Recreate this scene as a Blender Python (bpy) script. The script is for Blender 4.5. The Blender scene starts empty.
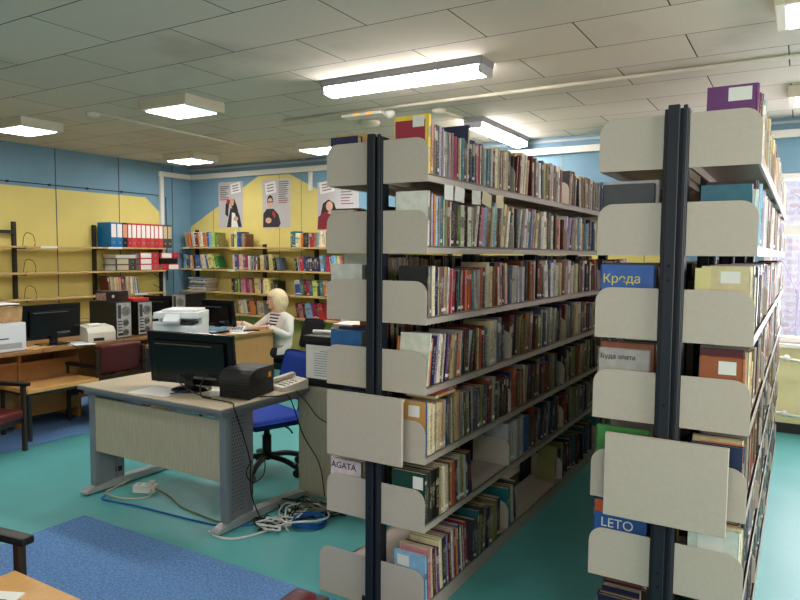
import bpy, bmesh, math, random
from mathutils import Vector, Matrix
PI = math.pi
R = math.radians
random.seed(11)
sc = bpy.context.scene
col = sc.collection

# ------------------------------------------------------------------ camera
cam_d = bpy.data.cameras.new('camera'); cam = bpy.data.objects.new('camera', cam_d); col.objects.link(cam)
F = Vector((-0.512, 0.856, -0.069)).normalized()
def cam_axes(yaw, p, r):
    fw = Vector((-math.sin(yaw)*math.cos(p), math.cos(yaw)*math.cos(p), -math.sin(p)))
    rt = Vector((math.cos(yaw), math.sin(yaw), 0)); up = rt.cross(fw)
    return rt*math.cos(r)+up*math.sin(r), up*math.cos(r)-rt*math.sin(r), fw
CR, CU, CF = cam_axes(R(30.88), R(3.95), R(0.449))
CAM = Vector((0, 0, 1.605))
cam.matrix_world = Matrix(((CR.x, CU.x, -CF.x, CAM.x), (CR.y, CU.y, -CF.y, CAM.y), (CR.z, CU.z, -CF.z, CAM.z), (0, 0, 0, 1)))
cam_d.sensor_width = 36; cam_d.lens = 670/800*36; cam_d.clip_start = 0.05
sc.camera = cam
# ------------------------------------------------------------------ world / exposure
w = bpy.data.worlds.new('world'); sc.world = w; w.use_nodes = True
w.node_tree.nodes['Background'].inputs[0].default_value = (0.80, 0.86, 1.0, 1)
w.node_tree.nodes['Background'].inputs[1].default_value = 1.5
sc.view_settings.view_transform = 'Standard'; sc.view_settings.look = 'None'
sc.view_settings.gamma = 1; sc.view_settings.exposure = 0.15; sc.view_settings.use_curve_mapping = False
def window_light(name, loc, rot, sx, sy, power, c):
    d = bpy.data.lights.new(name, 'AREA'); d.shape = 'RECTANGLE'; d.size = sx; d.size_y = sy; d.energy = power; d.color = c
    o = bpy.data.objects.new(name, d); o.location = loc; o.rotation_euler = rot; col.objects.link(o); return o
# daylight through the back window; right and front lamps are added, out of view
window_light('daylight_back_window', (0.72, 7.16, 1.6), (R(-90), 0, 0), 1.8, 1.5, 90, (1.0, 0.93, 1.0))
window_light('added_daylight_right', (3.32, 1.6, 1.65), (R(90), 0, R(90)), 2.4, 1.5, 110, (1.0, 0.96, 0.90))  # unseen window added for the light falling from right and behind
window_light('added_daylight_front', (-1.0, -2.88, 1.65), (R(90), 0, 0), 3.0, 1.5, 12, (1.0, 0.96, 0.90))  # weak daylight added from behind the camera, its window never in view
TUBE_E, SQ_E = 44.0, 56.0

# ------------------------------------------------------------------ materials
def lin(c):
    o = []
    for v in c[:3]:
        v = v/255.0; o.append(v/12.92 if v <= 0.04045 else ((v+0.055)/1.055)**2.4)
    return (o[0], o[1], o[2], 1)
MATS = {}
def mat(name, c, rough=0.55, metal=0.0, noise=0.0, nscale=20.0, bump=0.0, bscale=200.0, stretch=(1, 1, 1), spec=0.4, trans=0.0):
    if name in MATS: return MATS[name]
    m = bpy.data.materials.new(name); m.use_nodes = True; nt = m.node_tree; b = nt.nodes['Principled BSDF']
    b.inputs['Base Color'].default_value = lin(c); b.inputs['Roughness'].default_value = rough; b.inputs['Metallic'].default_value = metal
    b.inputs['Specular IOR Level'].default_value = spec
    if trans: b.inputs['Transmission Weight'].default_value = trans
    if noise or bump:
        tc = nt.nodes.new('ShaderNodeTexCoord'); mp = nt.nodes.new('ShaderNodeMapping'); mp.inputs['Scale'].default_value = stretch
        nt.links.new(tc.outputs['Object'], mp.inputs['Vector'])
    if noise:
        n = nt.nodes.new('ShaderNodeTexNoise'); n.inputs['Scale'].default_value = nscale; n.inputs['Detail'].default_value = 5
        nt.links.new(mp.outputs[0], n.inputs['Vector'])
        rp = nt.nodes.new('ShaderNodeMapRange'); rp.inputs[1].default_value = 0.3; rp.inputs[2].default_value = 0.7; rp.inputs[3].default_value = 1-noise; rp.inputs[4].default_value = 1+noise
        nt.links.new(n.outputs['Fac'], rp.inputs[0])
        mx = nt.nodes.new('ShaderNodeVectorMath'); mx.operation = 'SCALE'; mx.inputs[0].default_value = lin(c)[:3]
        nt.links.new(rp.outputs[0], mx.inputs['Scale']); nt.links.new(mx.outputs[0], b.inputs['Base Color'])
    if bump:
        n2 = nt.nodes.new('ShaderNodeTexNoise'); n2.inputs['Scale'].default_value = bscale; nt.links.new(mp.outputs[0], n2.inputs['Vector'])
        bp = nt.nodes.new('ShaderNodeBump'); bp.inputs['Strength'].default_value = bump; bp.inputs['Distance'].default_value = 0.01
        nt.links.new(n2.outputs['Fac'], bp.inputs['Height']); nt.links.new(bp.outputs[0], b.inputs['Normal'])
    MATS[name] = m; return m
def emis(name, c, s):
    if name in MATS: return MATS[name]
    m = bpy.data.materials.new(name); m.use_nodes = True; b = m.node_tree.nodes['Principled BSDF']
    b.inputs['Base Color'].default_value = lin(c); b.inputs['Emission Color'].default_value = lin(c); b.inputs['Emission Strength'].default_value = s
    MATS[name] = m; return m

# books: one material reads colour, a random number (alpha) and spine UVs from the mesh
def book_material():
    m = bpy.data.materials.new('printed_book_cover'); m.use_nodes = True; nt = m.node_tree; N = nt.nodes; Lk = nt.links
    b = N['Principled BSDF']; b.inputs['Roughness'].default_value = 0.42
    at = N.new('ShaderNodeAttribute'); at.attribute_name = 'Col'
    uv = N.new('ShaderNodeUVMap'); uv.uv_map = 'UVMap'
    sp = N.new('ShaderNodeSeparateXYZ'); Lk.new(uv.outputs[0], sp.inputs[0])
    def M(op, a, bb=None, c=None):
        n = N.new('ShaderNodeMath'); n.operation = op
        for i, v in enumerate((a, bb, c)):
            if v is None: continue
            if isinstance(v, (int, float)): n.inputs[i].default_value = v
            else: Lk.new(v, n.inputs[i])
        return n.outputs[0]
    u, v, rnd = sp.outputs[0], sp.outputs[1], at.outputs['Alpha']
    r2 = M('FRACT', M('MULTIPLY', rnd, 7.31)); r3 = M('FRACT', M('MULTIPLY', rnd, 23.7)); r4 = M('FRACT', M('MULTIPLY', rnd, 51.3))
    # title block: band of contrast colour on some spines
    c0 = M('ADD', 0.55, M('MULTIPLY', r2, 0.3)); hw = M('ADD', 0.03, M('MULTIPLY', r3, 0.12))
    band = M('MULTIPLY', M('LESS_THAN', M('ABSOLUTE', M('SUBTRACT', v, c0)), hw), M('MULTIPLY', M('GREATER_THAN', r4, 0.45), M('GREATER_THAN', u, 0.001)))
    # lettering run along the spine
    cx = N.new('ShaderNodeCombineXYZ'); Lk.new(M('MULTIPLY', u, 2.5), cx.inputs[0]); Lk.new(M('MULTIPLY', v, 38.0), cx.inputs[1]); Lk.new(M('MULTIPLY', rnd, 90.0), cx.inputs[2])
    nz = N.new('ShaderNodeTexNoise'); nz.inputs['Scale'].default_value = 1.0; nz.inputs['Detail'].default_value = 1.0; Lk.new(cx.outputs[0], nz.inputs['Vector'])
    let = M('MULTIPLY', M('GREATER_THAN', nz.outputs['Fac'], 0.52), M('LESS_THAN', M('ABSOLUTE', M('SUBTRACT', u, 0.5)), 0.26))
    let = M('MULTIPLY', let, M('LESS_THAN', M('ABSOLUTE', M('SUBTRACT', v, 0.5)), M('ADD', 0.2, M('MULTIPLY', r2, 0.2))))
    let = M('MULTIPLY', let, M('GREATER_THAN', u, 0.001))
    foot = M('MULTIPLY', M('LESS_THAN', M('ABSOLUTE', M('SUBTRACT', v, 0.1)), 0.035), M('GREATER_THAN', r3, 0.72))
    hsv = N.new('ShaderNodeSeparateColor'); hsv.mode = 'HSV'; Lk.new(at.outputs['Color'], hsv.inputs[0])
    dark = M('LESS_THAN', hsv.outputs[2], 0.22)
    ink = N.new('ShaderNodeMix'); ink.data_type = 'RGBA'; Lk.new(dark, ink.inputs[0]); ink.inputs[6].default_value = lin((70, 55, 55)); ink.inputs[7].default_value = lin((205, 190, 150))
    blk = N.new('ShaderNodeMix'); blk.data_type = 'RGBA'; Lk.new(r2, blk.inputs[0]); blk.inputs[6].default_value = lin((60, 50, 55)); blk.inputs[7].default_value = lin((225, 215, 195))
    # worn, slightly uneven print
    tc = N.new('ShaderNodeTexCoord'); nz2 = N.new('ShaderNodeTexNoise'); nz2.inputs['Scale'].default_value = 25; nz2.inputs['Detail'].default_value = 4; Lk.new(tc.outputs['Object'], nz2.inputs['Vector'])
    wear = N.new('ShaderNodeMapRange'); wear.inputs[1].default_value = .3; wear.inputs[2].default_value = .7; wear.inputs[3].default_value = .88; wear.inputs[4].default_value = 1.1; Lk.new(nz2.outputs['Fac'], wear.inputs[0])
    def mix(f, a, bb):
        n = N.new('ShaderNodeMix'); n.data_type = 'RGBA'; Lk.new(f, n.inputs[0]); Lk.new(a, n.inputs[6]); Lk.new(bb, n.inputs[7]); return n.outputs[2]
    c = mix(M('MULTIPLY', band, 0.75), at.outputs['Color'], blk.outputs[2])
    c = mix(M('MULTIPLY', let, 0.55), c, ink.outputs[2])
    wl = N.new('ShaderNodeRGB'); wl.outputs[0].default_value = lin((226, 222, 212))
    c = mix(foot, c, wl.outputs[0])
    vm = N.new('ShaderNodeVectorMath'); vm.operation = 'SCALE'; Lk.new(c, vm.inputs[0]); Lk.new(wear.outputs[0], vm.inputs['Scale'])
    Lk.new(vm.outputs[0], b.inputs['Base Color'])
    return m
M_BOOK = book_material()
M_PAGE = mat('book_pages', (196, 182, 152), .9, noise=.12, nscale=60, stretch=(1, 30, 1))
M_LABEL = mat('paper_label', (226, 224, 216), .8)
# setting
M_PANEL = mat('shelf_enamel_beige', (190, 178, 164), .5, noise=.03, nscale=60, bump=.05, bscale=400)
M_TRAY = mat('shelf_tray_enamel', (176, 164, 154), .42, noise=.04, nscale=30)
M_POST = mat('navy_post_enamel', (19, 24, 34), .5)
M_BLACK = mat('black_plastic', (18, 18, 20), .42)
M_BLACK2 = mat('black_gloss_plastic', (14, 15, 18), .22)
M_DARK = mat('dark_metal', (38, 36, 35), .5)
M_GREYM = mat('grey_desk_metal', (128, 132, 138), .38, metal=.3)
M_WHITE = mat('white_paint', (224, 222, 214), .5)
M_OFFW = mat('off_white_plastic', (214, 208, 192), .5)
M_PRN = mat('printer_white_plastic', (226, 228, 230), .4)
M_PAPER = mat('white_paper', (238, 236, 230), .85)
M_WOODL = mat('light_wall_shelf_wood', (196, 166, 108), .55, noise=.10, nscale=6, stretch=(1, 1, 12))
M_BEECH = mat('beech_veneer', (196, 150, 98), .45, noise=.08, nscale=5, stretch=(18, 18, 1.5))
M_TABLE = mat('tan_table_top', (214, 164, 100), .42, noise=.06, nscale=9, stretch=(10, 1, 1))
M_DESKB = mat('counter_brown_wood', (150, 105, 62), .45, noise=.12, nscale=8, stretch=(10, 1, 10))
M_FIBER = mat('tan_fibreboard', (186, 130, 74), .7, noise=.10, nscale=25)
M_OAK = mat('greyed_oak_laminate', (176, 166, 142), .5, noise=.10, nscale=7, stretch=(14, 14, 1.2))
M_OAKT = mat('greyed_oak_top', (190, 176, 150), .36, noise=.07, nscale=7, stretch=(1.2, 16, 1))
M_EDGE = mat('grey_desk_edge', (112, 118, 124), .45)
M_VINYL = mat('burgundy_vinyl', (86, 24, 31), .33, noise=.08, nscale=12)
M_CHWOOD = mat('dark_chair_wood', (48, 36, 28), .4, noise=.15, nscale=10, stretch=(1, 1, 8))
M_BLUEF = mat('blue_upholstery', (28, 62, 158), .85, noise=.08, nscale=150)

# ------------------------------------------------------------------ mesh helpers
class MB:
    def __init__(s): s.bm = bmesh.new()
    def _post(s, vs, M, mi):
        if M is not None: bmesh.ops.transform(s.bm, matrix=M, verts=list(vs))
        fs = set()
        for v in vs: fs.update(v.link_faces)
        for f in fs: f.material_index = mi
        return vs
    def box(s, lo, hi, mi=0, bev=0.0, M=None, seg=2):
        lo = Vector(lo); hi = Vector(hi); c = (lo+hi)/2; d = hi-lo
        g = bmesh.ops.create_cube(s.bm, size=1.0, matrix=Matrix.Translation(c) @ Matrix.Diagonal((abs(d.x), abs(d.y), abs(d.z), 1)))
        vs = g['verts']
        if bev > 0:
            es = set()
            for v in vs: es.update(v.link_edges)
            r = bmesh.ops.bevel(s.bm, geom=list(es), offset=bev, segments=seg, profile=.7, affect='EDGES')
            vs = list({v for f in r['faces'] for v in f.verts} | {v for v in vs if v.is_valid})
            ext = set(vs)
            for v in list(ext):
                for f in v.link_faces: ext.update(f.verts)
            vs = list(ext)
        s._post(vs, M, mi); return s
    def prism(s, pts, z0, z1, M=None, mi=0):
        a = [s.bm.verts.new((p[0], p[1], z0)) for p in pts]; b = [s.bm.verts.new((p[0], p[1], z1)) for p in pts]
        n = len(pts)
        s.bm.faces.new(a[::-1]); s.bm.faces.new(b)
        for i in range(n): s.bm.faces.new((a[i], a[(i+1) % n], b[(i+1) % n], b[i]))
        s._post(a+b, M, mi); return s
    def poly(s, pts, mi=0):
        vs = [s.bm.verts.new(p) for p in pts]; f = s.bm.faces.new(vs); f.material_index = mi; return s
    def cyl(s, p0, p1, r0, r1=None, n=12, mi=0, cap=True):
        p0 = Vector(p0); p1 = Vector(p1); r1 = r0 if r1 is None else r1
        d = p1-p0; L = d.length; q = d.to_track_quat('Z', 'Y').to_matrix().to_4x4()
        g = bmesh.ops.create_cone(s.bm, cap_ends=cap, segments=n, radius1=r0, radius2=max(r1, 1e-4), depth=L, matrix=Matrix.Translation((p0+p1)/2) @ q)
        for v in g['verts']:
            for f in v.link_faces: f.smooth = len(f.verts) == 4
        s._post(g['verts'], None, mi); return s
    def lathe(s, prof, c=(0, 0, 0), n=20, mi=0, M=None):
        rings = []
        for r, z in prof:
            rings.append([s.bm.verts.new((c[0]+r*math.cos(2*PI*i/n), c[1]+r*math.sin(2*PI*i/n), c[2]+z)) for i in range(n)])
        for a, b in zip(rings, rings[1:]):
            for i in range(n):
                f = s.bm.faces.new((a[i], a[(i+1) % n], b[(i+1) % n], b[i])); f.smooth = True
        s.bm.faces.new(rings[0][::-1]); s.bm.faces.new(rings[-1])
        s._post([v for r in rings for v in r], M, mi); return s
    def ball(s, c, r, mi=0, sc_=(1, 1, 1), M=None):
        g = bmesh.ops.create_uvsphere(s.bm, u_segments=16, v_segments=10, radius=r, matrix=Matrix.Translation(c) @ Matrix.Diagonal((*sc_, 1)))
        for v in g['verts']:
            for f in v.link_faces: f.smooth = True
        s._post(g['verts'], M, mi); return s
    def tube(s, pts, r, n=6, mi=0, closed=False, smooth=3):
        P = [Vector(p) for p in pts]
        if smooth and len(P) > 2:
            Q = []; m = len(P); rng = m if closed else m-1
            for i in range(rng):
                p0 = P[(i-1) % m] if closed or i > 0 else P[0]; p1 = P[i]; p2 = P[(i+1) % m]; p3 = P[(i+2) % m] if closed or i+2 < m else P[-1]
                for k in range(smooth):
                    t = k/smooth
                    Q.append(0.5*((2*p1)+(-p0+p2)*t+(2*p0-5*p1+4*p2-p3)*t*t+(-p0+3*p1-3*p2+p3)*t**3))
            if not closed: Q.append(P[-1])
            P = Q
        rings = []; m = len(P); up = Vector((0, 0, 1))
        for i in range(m):
            a = P[(i-1) % m] if closed or i > 0 else P[i]; b = P[(i+1) % m] if closed or i < m-1 else P[i]
            d = (b-a)
            if d.length < 1e-9: d = Vector((1, 0, 0))
            d.normalize()
            x = d.cross(up)
            if x.length < .05: x = d.cross(Vector((1, 0, 0)))
            x.normalize(); y = d.cross(x)
            rings.append([s.bm.verts.new(P[i]+r*(math.cos(2*PI*k/n)*x+math.sin(2*PI*k/n)*y)) for k in range(n)])
        for i in range(m if closed else m-1):
            a = rings[i]; b = rings[(i+1) % m]
            off = 0
            if closed and i == m-1:
                off = min(range(n), key=lambda o: sum((a[k].co-b[(k+o) % n].co).length for k in range(n)))
            for k in range(n):
                f = s.bm.faces.new((a[k], a[(k+1) % n], b[(k+1+off) % n], b[(k+off) % n])); f.smooth = True; f.material_index = mi
        if not closed:
            for rr in (rings[0][::-1], rings[-1]):
                f = s.bm.faces.new(rr); f.material_index = mi
        return s
    def build(s, name, mats, parent=None, smooth=False):
        bmesh.ops.recalc_face_normals(s.bm, faces=s.bm.faces)
        me = bpy.data.meshes.new(name); s.bm.to_mesh(me); s.bm.free()
        for m in (mats if isinstance(mats, (list, tuple)) else [mats]): me.materials.append(m)
        if smooth:
            for p in me.polygons: p.use_smooth = True
        o = bpy.data.objects.new(name, me); col.objects.link(o)
        if parent: o.parent = parent
        return o
def tag(o, label, cat, group=None, kind=None):
    o['label'] = label; o['category'] = cat
    if group: o['group'] = group
    if kind: o['kind'] = kind
    return o
def thing(name, label, cat, loc=(0, 0, 0), rz=0.0, group=None):
    o = bpy.data.objects.new(name, None); o.empty_display_size = .05; col.objects.link(o)
    o.location = loc; o.rotation_euler = (0, 0, rz); tag(o, label, cat, group); return o
def struct(o): o['kind'] = 'structure'; return o
def dup(root, loc, rz, label):
    r = root.copy(); col.objects.link(r); r.location = loc; r.rotation_euler = (0, 0, rz); r['label'] = label
    for ch in list(root.children):
        c = ch.copy(); col.objects.link(c); c.parent = r
        for g in list(ch.children):
            d = g.copy(); col.objects.link(d); d.parent = c
    return r
def text(name, body, size, M, m, parent=None, depth=.0006):
    cu = bpy.data.curves.new(name, 'FONT'); cu.body = body; cu.size = size; cu.extrude = depth; cu.align_x = 'CENTER'; cu.align_y = 'CENTER'
    t = bpy.data.objects.new(name, cu); col.objects.link(t)
    dg = bpy.context.evaluated_depsgraph_get(); dg.update()
    me = bpy.data.meshes.new_from_object(t.evaluated_get(dg)); bpy.data.objects.remove(t)
    me.transform(M); me.materials.clear(); me.materials.append(m)
    o = bpy.data.objects.new(name, me); col.objects.link(o)
    if parent: o.parent = parent
    return o

# ================================================================== THE SETTING
HC = 2.845; XL, XR, YF, YB = -7.82, 3.3, -3.0, 7.0
def floor_mat():
    m = mat('teal_linoleum', (84, 160, 160), .42, noise=.06, nscale=3)
    return m
struct(MB().box((XL-.1, YF-.1, -.08), (XR+.1, YB+.2, 0)).build('floor', floor_mat()))
# ceiling: 1.0 x 0.5 m fibre tiles in running bond with dark joints and damp staining
def ceil_mat():
    m = bpy.data.materials.new('fibre_ceiling_tiles'); m.use_nodes = True; nt = m.node_tree; N = nt.nodes; Lk = nt.links; b = N['Principled BSDF']
    b.inputs['Roughness'].default_value = .9; b.inputs['Specular IOR Level'].default_value = .1
    tc = N.new('ShaderNodeTexCoord'); mp = N.new('ShaderNodeMapping'); mp.inputs['Location'].default_value = (1.59+.5, -2.11+.0, 0)
    Lk.new(tc.outputs['Object'], mp.inputs[0])
    br = N.new('ShaderNodeTexBrick'); br.offset = .5; br.inputs['Scale'].default_value = 1; br.inputs['Brick Width'].default_value = .985; br.inputs['Row Height'].default_value = .503
    br.inputs['Mortar Size'].default_value = .004; br.inputs['Mortar Smooth'].default_value = .2; br.inputs['Bias'].default_value = 0
    br.inputs['Color1'].default_value = lin((214, 208, 196)); br.inputs['Color2'].default_value = lin((206, 200, 188)); br.inputs['Mortar'].default_value = lin((62, 56, 52))
    Lk.new(mp.outputs[0], br.inputs['Vector'])
    nz = N.new('ShaderNodeTexNoise'); nz.inputs['Scale'].default_value = 1.1; nz.inputs['Detail'].default_value = 4; Lk.new(tc.outputs['Object'], nz.inputs['Vector'])
    mr = N.new('ShaderNodeMapRange'); mr.inputs[1].default_value = .58; mr.inputs[2].default_value = .78; mr.inputs[3].default_value = 1.0; mr.inputs[4].default_value = .72; Lk.new(nz.outputs['Fac'], mr.inputs[0])
    nf = N.new('ShaderNodeTexNoise'); nf.inputs['Scale'].default_value = 130; Lk.new(tc.outputs['Object'], nf.inputs['Vector'])
    mf = N.new('ShaderNodeMapRange'); mf.inputs[1].default_value = .3; mf.inputs[2].default_value = .7; mf.inputs[3].default_value = .94; mf.inputs[4].default_value = 1.05; Lk.new(nf.outputs['Fac'], mf.inputs[0])
    mu = N.new('ShaderNodeMath'); mu.operation = 'MULTIPLY'; Lk.new(mr.outputs[0], mu.inputs[0]); Lk.new(mf.outputs[0], mu.inputs[1])
    vm = N.new('ShaderNodeVectorMath'); vm.operation = 'SCALE'; Lk.new(br.outputs['Color'], vm.inputs[0]); Lk.new(mu.outputs[0], vm.inputs['Scale']); Lk.new(vm.outputs[0], b.inputs['Base Color'])
    bp = N.new('ShaderNodeBump'); bp.inputs['Strength'].default_value = .5; bp.inputs['Distance'].default_value = .01; bp.invert = True; Lk.new(br.outputs['Fac'], bp.inputs['Height']); Lk.new(bp.outputs[0], b.inputs['Normal'])
    return m
struct(MB().box((XL-.1, YF-.1, HC), (XR+.1, YB+.2, HC+.08)).build('ceiling', ceil_mat()))
M_BLUEW = mat('blue_wall_paint', (112, 150, 172), .6, noise=.05, nscale=4)
M_YELW = mat('yellow_wall_paint', (216, 200, 118), .6, noise=.04, nscale=4)
M_SEAM = mat('wall_seam', (70, 80, 84), .8)
# left wall with its painted yellow field and panel seams
b = MB().box((XL-.1, YF, 0), (XL, YB+.1, HC))
b.prism([(YF, .02), (YF, 2.36), (6.2, 2.355), (6.5, 2.10), (6.5, .02)], 0, .0015, M=Matrix(((0, 0, 1, XL), (1, 0, 0, 0), (0, 1, 0, 0), (0, 0, 0, 1))), mi=1)
for y in (.5, 1.38, 2.26, 3.14, 4.02, 4.9, 5.78, 6.66): b.box((XL, y-.006, .02), (XL+.0025, y+.006, HC), mi=2)
struct(b.build('wall_left', [M_BLUEW, M_YELW, M_SEAM]))
# back wall with the window opening
WX0, WX1, WZ0, WZ1 = -.30, 1.75, .82, 2.36
b = MB().box((XL-.1, YB, 0), (WX0, YB+.22, HC)).box((WX1, YB, 0), (XR+.1, YB+.22, HC)).box((WX0, YB, 0), (WX1, YB+.22, WZ0)).box((WX0, YB, WZ1), (WX1, YB+.22, HC))
MBK = Matrix(((1, 0, 0, 0), (0, 0, -1, YB), (0, 1, 0, 0), (0, 0, 0, 1)))
b.prism([(XL, .02), (XL, 1.98), (-6.48, 2.655), (-5.92, 2.655), (-4.95, 2.2), (-4.3, 1.98), (-4.3, .02)], 0, .0015, M=MBK, mi=1)
b.prism([(-4.3, .02), (-4.3, 1.5), (-3.4, 2.1), (-2.3, 2.35), (-1.8, 2.22), (-1.15, 1.95), (-1.15, .02)], 0, .0015, M=MBK, mi=1)
b.prism([(-1.15, .02), (-1.15, 1.2), (-.32, 1.2), (-.32, .78), (1.8, .78), (1.8, .02)], 0, .0015, M=MBK, mi=3)
for x in (-7.35, -6.85, -6.1, -5.72, -4.85, -3.97, -3.1, -2.2, -1.35): b.box((x-.005, YB-.0025, .02), (x+.005, YB, HC), mi=2)
M_CREAMW = mat('cream_wall_paint', (224, 212, 164), .6, noise=.05, nscale=5)
struct(b.build('wall_back', [M_BLUEW, M_YELW, mat('wall_seam_pale', (140, 140, 105), .8), M_CREAMW]))
# right wall and wall behind the camera, unseen openings added for daylight
b = MB().box((XR, YF, 0), (XR+.1, .3, HC)).box((XR, 2.9, 0), (XR+.1, YB+.1, HC)).box((XR, .3, 0), (XR+.1, 2.9, .85)).box((XR, .3, 2.45), (XR+.1, 2.9, HC))
struct(b.build('wall_right', M_CREAMW))
b = MB().box((XL-.1, YF-.1, 0), (-2.6, YF, HC)).box((.6, YF-.1, 0), (XR+.1, YF, HC)).box((-2.6, YF-.1, 0), (.6, YF, .85)).box((-2.6, YF-.1, 2.45), (.6, YF, HC))
struct(b.build('wall_front', M_CREAMW))
# window in the back wall: frame, transom, panes, grille
win = bpy.data.objects.new('window_1', None); col.objects.link(win); struct(win)
b = MB(); y0, y1 = YB+.02, YB+.09
for lo, hi in (((WX0, WZ0), (WX0+.06, WZ1)), ((WX1-.06, WZ0), (WX1, WZ1)), ((WX0, WZ0), (WX1, WZ0+.06)), ((WX0, WZ1-.06), (WX1, WZ1)), ((WX0, 1.80), (WX1, 1.89)), ((.69, WZ0), (.76, WZ1))):
    b.box((lo[0], y0, lo[1]), (hi[0], y1, hi[1]), bev=.006)
b.build('window_frame', M_WHITE, win)
MB().box((WX0-.04, YB-.06, WZ0-.035), (WX1+.04, YB+.03, WZ0), bev=.006).build('window_sill', M_WHITE, win)
mg = bpy.data.materials.new('window_glass'); mg.use_nodes = True; nt = mg.node_tree
bs = nt.nodes.new('ShaderNodeBsdfTransparent'); gl = nt.nodes.new('ShaderNodeBsdfGlossy'); gl.inputs['Roughness'].default_value = .02; mx = nt.nodes.new('ShaderNodeMixShader'); mx.inputs[0].default_value = .06
nt.links.new(bs.outputs[0], mx.inputs[1]); nt.links.new(gl.outputs[0], mx.inputs[2]); nt.links.new(mx.outputs[0], nt.nodes['Material Output'].inputs[0])
for xa, xb in ((WX0+.06, .69), (.76, WX1-.06)):
    for za, zb in ((WZ0+.06, 1.80), (1.89, WZ1-.06)):
        MB().box((xa, YB+.05, za), (xb, YB+.055, zb)).build('pane', mg, win)
b = MB(); M_GR = mat('lilac_grille_paint', (176, 160, 196), .5)
x = WX0+.10
k = 0
while x < WX1:
    b.cyl((x, YB+.19, WZ0), (x, YB+.19, WZ1), .009, n=8)
    if k % 2 == 0:
        for zc in (1.02, 2.10):
            xc = x+.09; b.tube([(xc+.085*math.cos(a*PI/8), YB+.19, zc+.085*math.sin(a*PI/8)) for a in range(16)], .006, closed=True, smooth=0)
        b.tube([(x, YB+.19, 1.70), (x+.18, YB+.19, 1.25)], .006, smooth=0)
    x += .18; k += 1
b.build('window_grille', M_GR, win)
def brick_mat():
    m = bpy.data.materials.new('outside_brick'); m.use_nodes = True; nt = m.node_tree; N = nt.nodes; b_ = N['Principled BSDF']; b_.inputs['Roughness'].default_value = .95
    tc = N.new('ShaderNodeTexCoord'); mp = N.new('ShaderNodeMapping'); mp.inputs['Rotation'].default_value = (R(90), 0, 0); nt.links.new(tc.outputs['Object'], mp.inputs[0])
    br = N.new('ShaderNodeTexBrick'); br.inputs['Scale'].default_value = 3; br.inputs['Color1'].default_value = lin((236, 208, 204)); br.inputs['Color2'].default_value = lin((244, 226, 226)); br.inputs['Mortar'].default_value = lin((246, 240, 244)); br.inputs['Mortar Size'].default_value = .06
    nt.links.new(mp.outputs[0], br.inputs['Vector']); nt.links.new(br.outputs['Color'], b_.inputs['Base Color']); return m
struct(MB().box((-2.5, 9.2, -.3), (4.0, 9.4, 2.6)).build('wall_outside', brick_mat()))
struct(MB().box((-6, YB+.25, -.35), (8, 12, -.3)).build('ground', mat('outside_paving', (190, 185, 180), .9)))
# white trunking that runs round the room below the ceiling
b = MB().box((XL, YB-.05, 2.665), (XR, YB-.002, 2.735), bev=.006)
struct(b.build('trim_1', M_WHITE))
struct(MB().box((XL+.002, 6.40, 2.665), (XL+.05, YB-.05, 2.735), bev=.006).build('trim_2', M_WHITE))
struct(MB().box((XL+.002, 6.42, .1), (XL+.045, 6.48, 2.665), bev=.005).build('trim_3', M_WHITE))
struct(MB().box((-5.58, YB-.03, 2.42), (-5.53, YB-.002, 2.665), bev=.004).build('trim_4', M_WHITE))
struct(MB().box((XL, YB-.02, 2.79), (XR, YB-.002, 2.815)).build('trim_5', mat('pale_trim', (170, 180, 182), .6)))
struct(MB().box((XL, YB-.015, 0), (WX1, YB-.002, .08)).build('baseboard_back', M_DARK))
struct(MB().box((XL+.002, YF, 0), (XL+.015, YB-.02, .08)).build('baseboard_left', M_DARK))
# conduits on the ceiling
struct(MB().cyl((-4.2, 4.88, HC-.014), (XR, 4.80, HC-.014), .014, n=8).build('trim_6', M_OFFW))
struct(MB().cyl((-5.45, 3.84, HC-.01), (-5.65, 6.98, HC-.01), .010, n=8).build('trim_7', M_OFFW))
struct(MB().cyl((-2.72, 5.2, HC-.012), (-2.68, 5.62, HC-.012), .014, n=8).build('trim_8', M_OFFW))
# carpets
M_RUG = mat('blue_loop_carpet', (100, 136, 184), .97, noise=.32, nscale=90, bump=.6, bscale=160, spec=.05)
def rug(x0, y0, x1, y1, label):
    o = MB().box((x0, y0, 0), (x1, y1, .009)).build('carpet', M_RUG); tag(o, label, 'carpet'); return o
rug(-3.67, -.6, -1.0, 2.425, 'blue loop carpet on the teal floor in front of the grey oak desk')
rug(-7.6, -.2, -5.375, 4.6, 'darker strip of blue carpet under the low tan table by the left wall')

# ------------------------------------------------------------------ ceiling fittings
M_TUBE = emis('lit_tube_diffuser', (255, 246, 242), TUBE_E)
def tube_light(loc, rz, label, L=1.27):
    t = thing('tube_light', label, 'ceiling light', loc, rz, 'fluorescent tube battens')
    b = MB(); b.prism([(-.10, 0), (-.085, -.045), (.085, -.045), (.10, 0)], -L/2, L/2, M=Matrix(((0, 0, 1, 0), (1, 0, 0, 0), (0, 1, 0, 0), (0, 0, 0, 1))))
    b.build('housing', mat('fitting_grey', (132, 132, 136), .5), t)
    b = MB(); b.prism([(-.08, -.046), (-.074, -.075), (-.045, -.098), (0, -.104), (.045, -.098), (.074, -.075), (.08, -.046)], -L/2+.03, L/2-.03, M=Matrix(((0, 0, 1, 0), (1, 0, 0, 0), (0, 1, 0, 0), (0, 0, 0, 1))))
    b.build('diffuser', M_TUBE, t)
    for s in (-1, 1):
        MB().box((s*L/2-.03*(s > 0), -.085, -.10), (s*L/2+.03*(s < 0), .085, -.044), bev=.01).build('end_cap', mat('clear_grey_plastic', (170, 172, 180), .3), t)
        for q in (-.32, .32): MB().box((q-.008, s*.078-.008, -.07), (q+.008, s*.078+.008, -.03)).build('clip', mat('steel_clip', (170, 170, 172), .3, metal=.8), t)
    return t
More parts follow.
